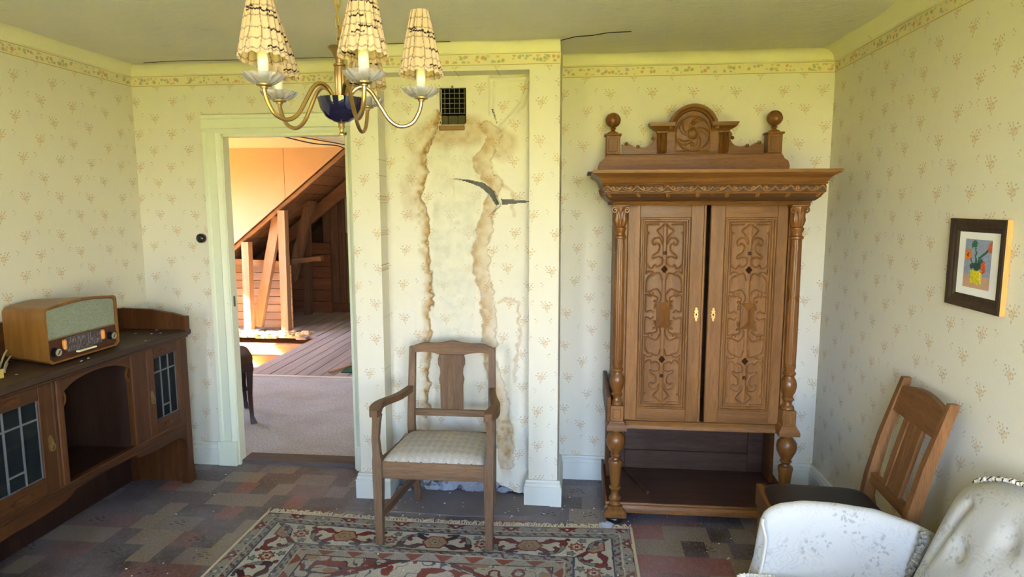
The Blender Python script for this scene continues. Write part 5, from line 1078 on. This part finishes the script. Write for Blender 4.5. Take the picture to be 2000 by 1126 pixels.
zz = .006+.010*np.exp(-((V-.20-.10*np.sin((U-.4)*3))/.035)**2)*sstep(U, .2, .6)*(1-sstep(U, 1.1, 1.6))+.004*(vnoise(U.shape, (14, 10), 36)-.5)
yy = RGY1-V-.022*np.sin((U-.2)*2.4)*np.exp(-V*1.2); P = np.stack([RGX0+U, yy, zz], -1)
RG = thing('persian_rug', 'worn red and cream patterned rug with fringe in front of the wooden armchair', 'rug', ((RGX0+RGX1)/2, 2.3, 0))
m = MB().grid(P); pile = part('pile', m, None, RG, 60, False); colors(pile.data, np.clip(col, 0, 1).reshape(-1, 3))
t = T('woven_pile', .95, .05); t.col(t.attr('col')); t.bump(t.noise(t.coord(), 420, 2), .5, .003); pile.data.materials.append(t.m)
fg = MB()
for i in range(330):
    x = RGX0+RW*i/330+random.uniform(-.003, .003); yb = RGY1-.022*math.sin((x-RGX0-.2)*2.4); a = random.uniform(-.9, .9); L = random.uniform(.018, .045)
    fg.tube([(x, yb-.002, .007), (x+.4*L*math.sin(a), yb+.45*L, .010), (x+L*math.sin(a), yb+L*math.cos(a*.8), .004)], .0022, 4)
part('fringe', fg, M['fringe'], RG, 60, False, kind='stuff')
for x in (RGX0, RGX1): part('selvedge', MB().tube([(x, y, .006) for y in np.linspace(RGY0, RGY1-.022*math.sin((x-RGX0-.2)*2.4), 60)], .005, 6), M['fringe'], RG)

# ================================================================== small things
single('hearth_slab', MB().prism([(-1.0, 3.24), (-.94, 2.985), (-.55, 2.965), (-.20, 3.0), (-.12, 3.125), (-.24, 3.24)], 'xy', 0, .004), M['hearth'], 'worn grey cement hearth patch at the foot of the chimney', 'hearth', 0)
SW = thing('rotary_switch', 'round black rotary light switch on wallpaper left of the door frame', 'switch', (-2.104, D, 1.319))
part('base', MB().tube([(-2.104, D, 1.319), (-2.104, D-.018, 1.319)], .026, 28), M['black'], SW); part('dome', MB().ball((-2.104, D-.018, 1.319), .024, 24, 12, (1, .55, 1)), M['black'], SW); part('toggle', MB().box(-2.110, -2.098, D-.042, D-.026, 1.307, 1.331, .003), M['black'], SW)
HCH = thing('hall_chair', 'dark stained chair half hidden behind the door jamb on the hall carpet', 'chair', (-2.245, 4.18, 0), math.radians(34), world=False)
for x, y in ((0, 0), (0, .40), (-.41, 0), (-.41, .40)):
    part('leg', leg4([(x+.012, y-.008, 0, 1.3), (x+.010, y-.006, .015, 1.25), (x+.002, y, .05, .8), (x-.004, y, .2, .95), (x, y, .40, 1.4), (x, y, .44, 1.4)], .032, .032), M['dark_wood'], HCH, 40)
part('seat', MB().pillow(-.45, .035, -.035, .44, .40, .485, 10, 6), plain('brown_seat_cover', (66, 40, 28), .7, noise=.2), HCH, 50); part('seat_frame', MB().box(-.44, .026, -.026, .426, .37, .425, .006), M['dark_wood'], HCH)
for y in (0, .40): part('stretcher', MB().box(-.41, 0, y-.01, y+.01, .235, .262, .004), M['dark_wood'], HCH)
part('back_rest', MB().box(-.45, -.41, 0, .42, .60, .86, .01), M['dark_wood'], HCH)
for y in (.015, .385): part('back_post', MB().box(-.445, -.415, y-.015, y+.015, .42, .7), M['dark_wood'], HCH)
fk = MB()
for i in range(110):
    if i < 30: x, y = random.uniform(-.95, .3), random.uniform(2.93, 3.12)
    else: x, y = random.uniform(-2.0, 1.0), random.uniform(2.3, 3.4)
    if -1.5 < x < .26 and y < 2.91 and random.random() < .6: continue
    r = random.choice((.0025, .003, .004, .006)); a = random.uniform(0, 6); z = .022 if (-1.5 < x < .26 and y < 2.91) else .0055
    p = [(x+r*random.uniform(.5, 1)*math.cos(a+t_), y+r*random.uniform(.5, 1)*math.sin(a+t_)) for t_ in (0, 1.3, 2.5, 3.9, 5.1)]; fk.prism(p, 'xy', z, z+.0018)
for i in range(16):
    x, y = random.uniform(-2.40, -2.09), random.uniform(2.1, 3.2); fk.prism([(x, y), (x+.006, y+.002), (x+.007, y+.007), (x+.001, y+.006)], 'xy', .8455, .8470) if not (2.38 < y < 2.84 and x < -2.13) else None
single('paint_flakes', fk, M['flake'], 'small pale paint flakes scattered over rug and floor', 'debris', 0, kind='stuff')

def crumple(x, y, z, r, seed):
    g = np.random.default_rng(seed); m = MB().ball((x, y, z+r*.45), r, 10, 7, (1.5, .8, .55)); m.v = [(a+g.uniform(-.3, .3)*r, b+g.uniform(-.3, .3)*r, max(z, c+g.uniform(-.25, .25)*r)) for a, b, c in m.v]; return m
single('plaster_scrap', crumple(.145, 2.925, .002, .024, 3), M['plaster'], 'crumpled grey-white scrap on the far right rug fringe beside the wardrobe foot', 'debris', 0)
single('plaster_scrap', crumple(-.90, 3.22, .001, .022, 5), M['plaster'], 'small plaster lump on the floor behind the armchair at the left chimney pier', 'debris', 0)

# ------------------------------------------------------------------ to metres
for o in list(sc.objects):
    if o.parent is None and o.type in ('MESH', 'EMPTY'):
        o.location = o.location*S; o.scale = (S, S, S)
    elif o.type == 'LIGHT' and o.data.type == 'AREA':
        o.location = o.location*S; o.scale = (S, S, S)
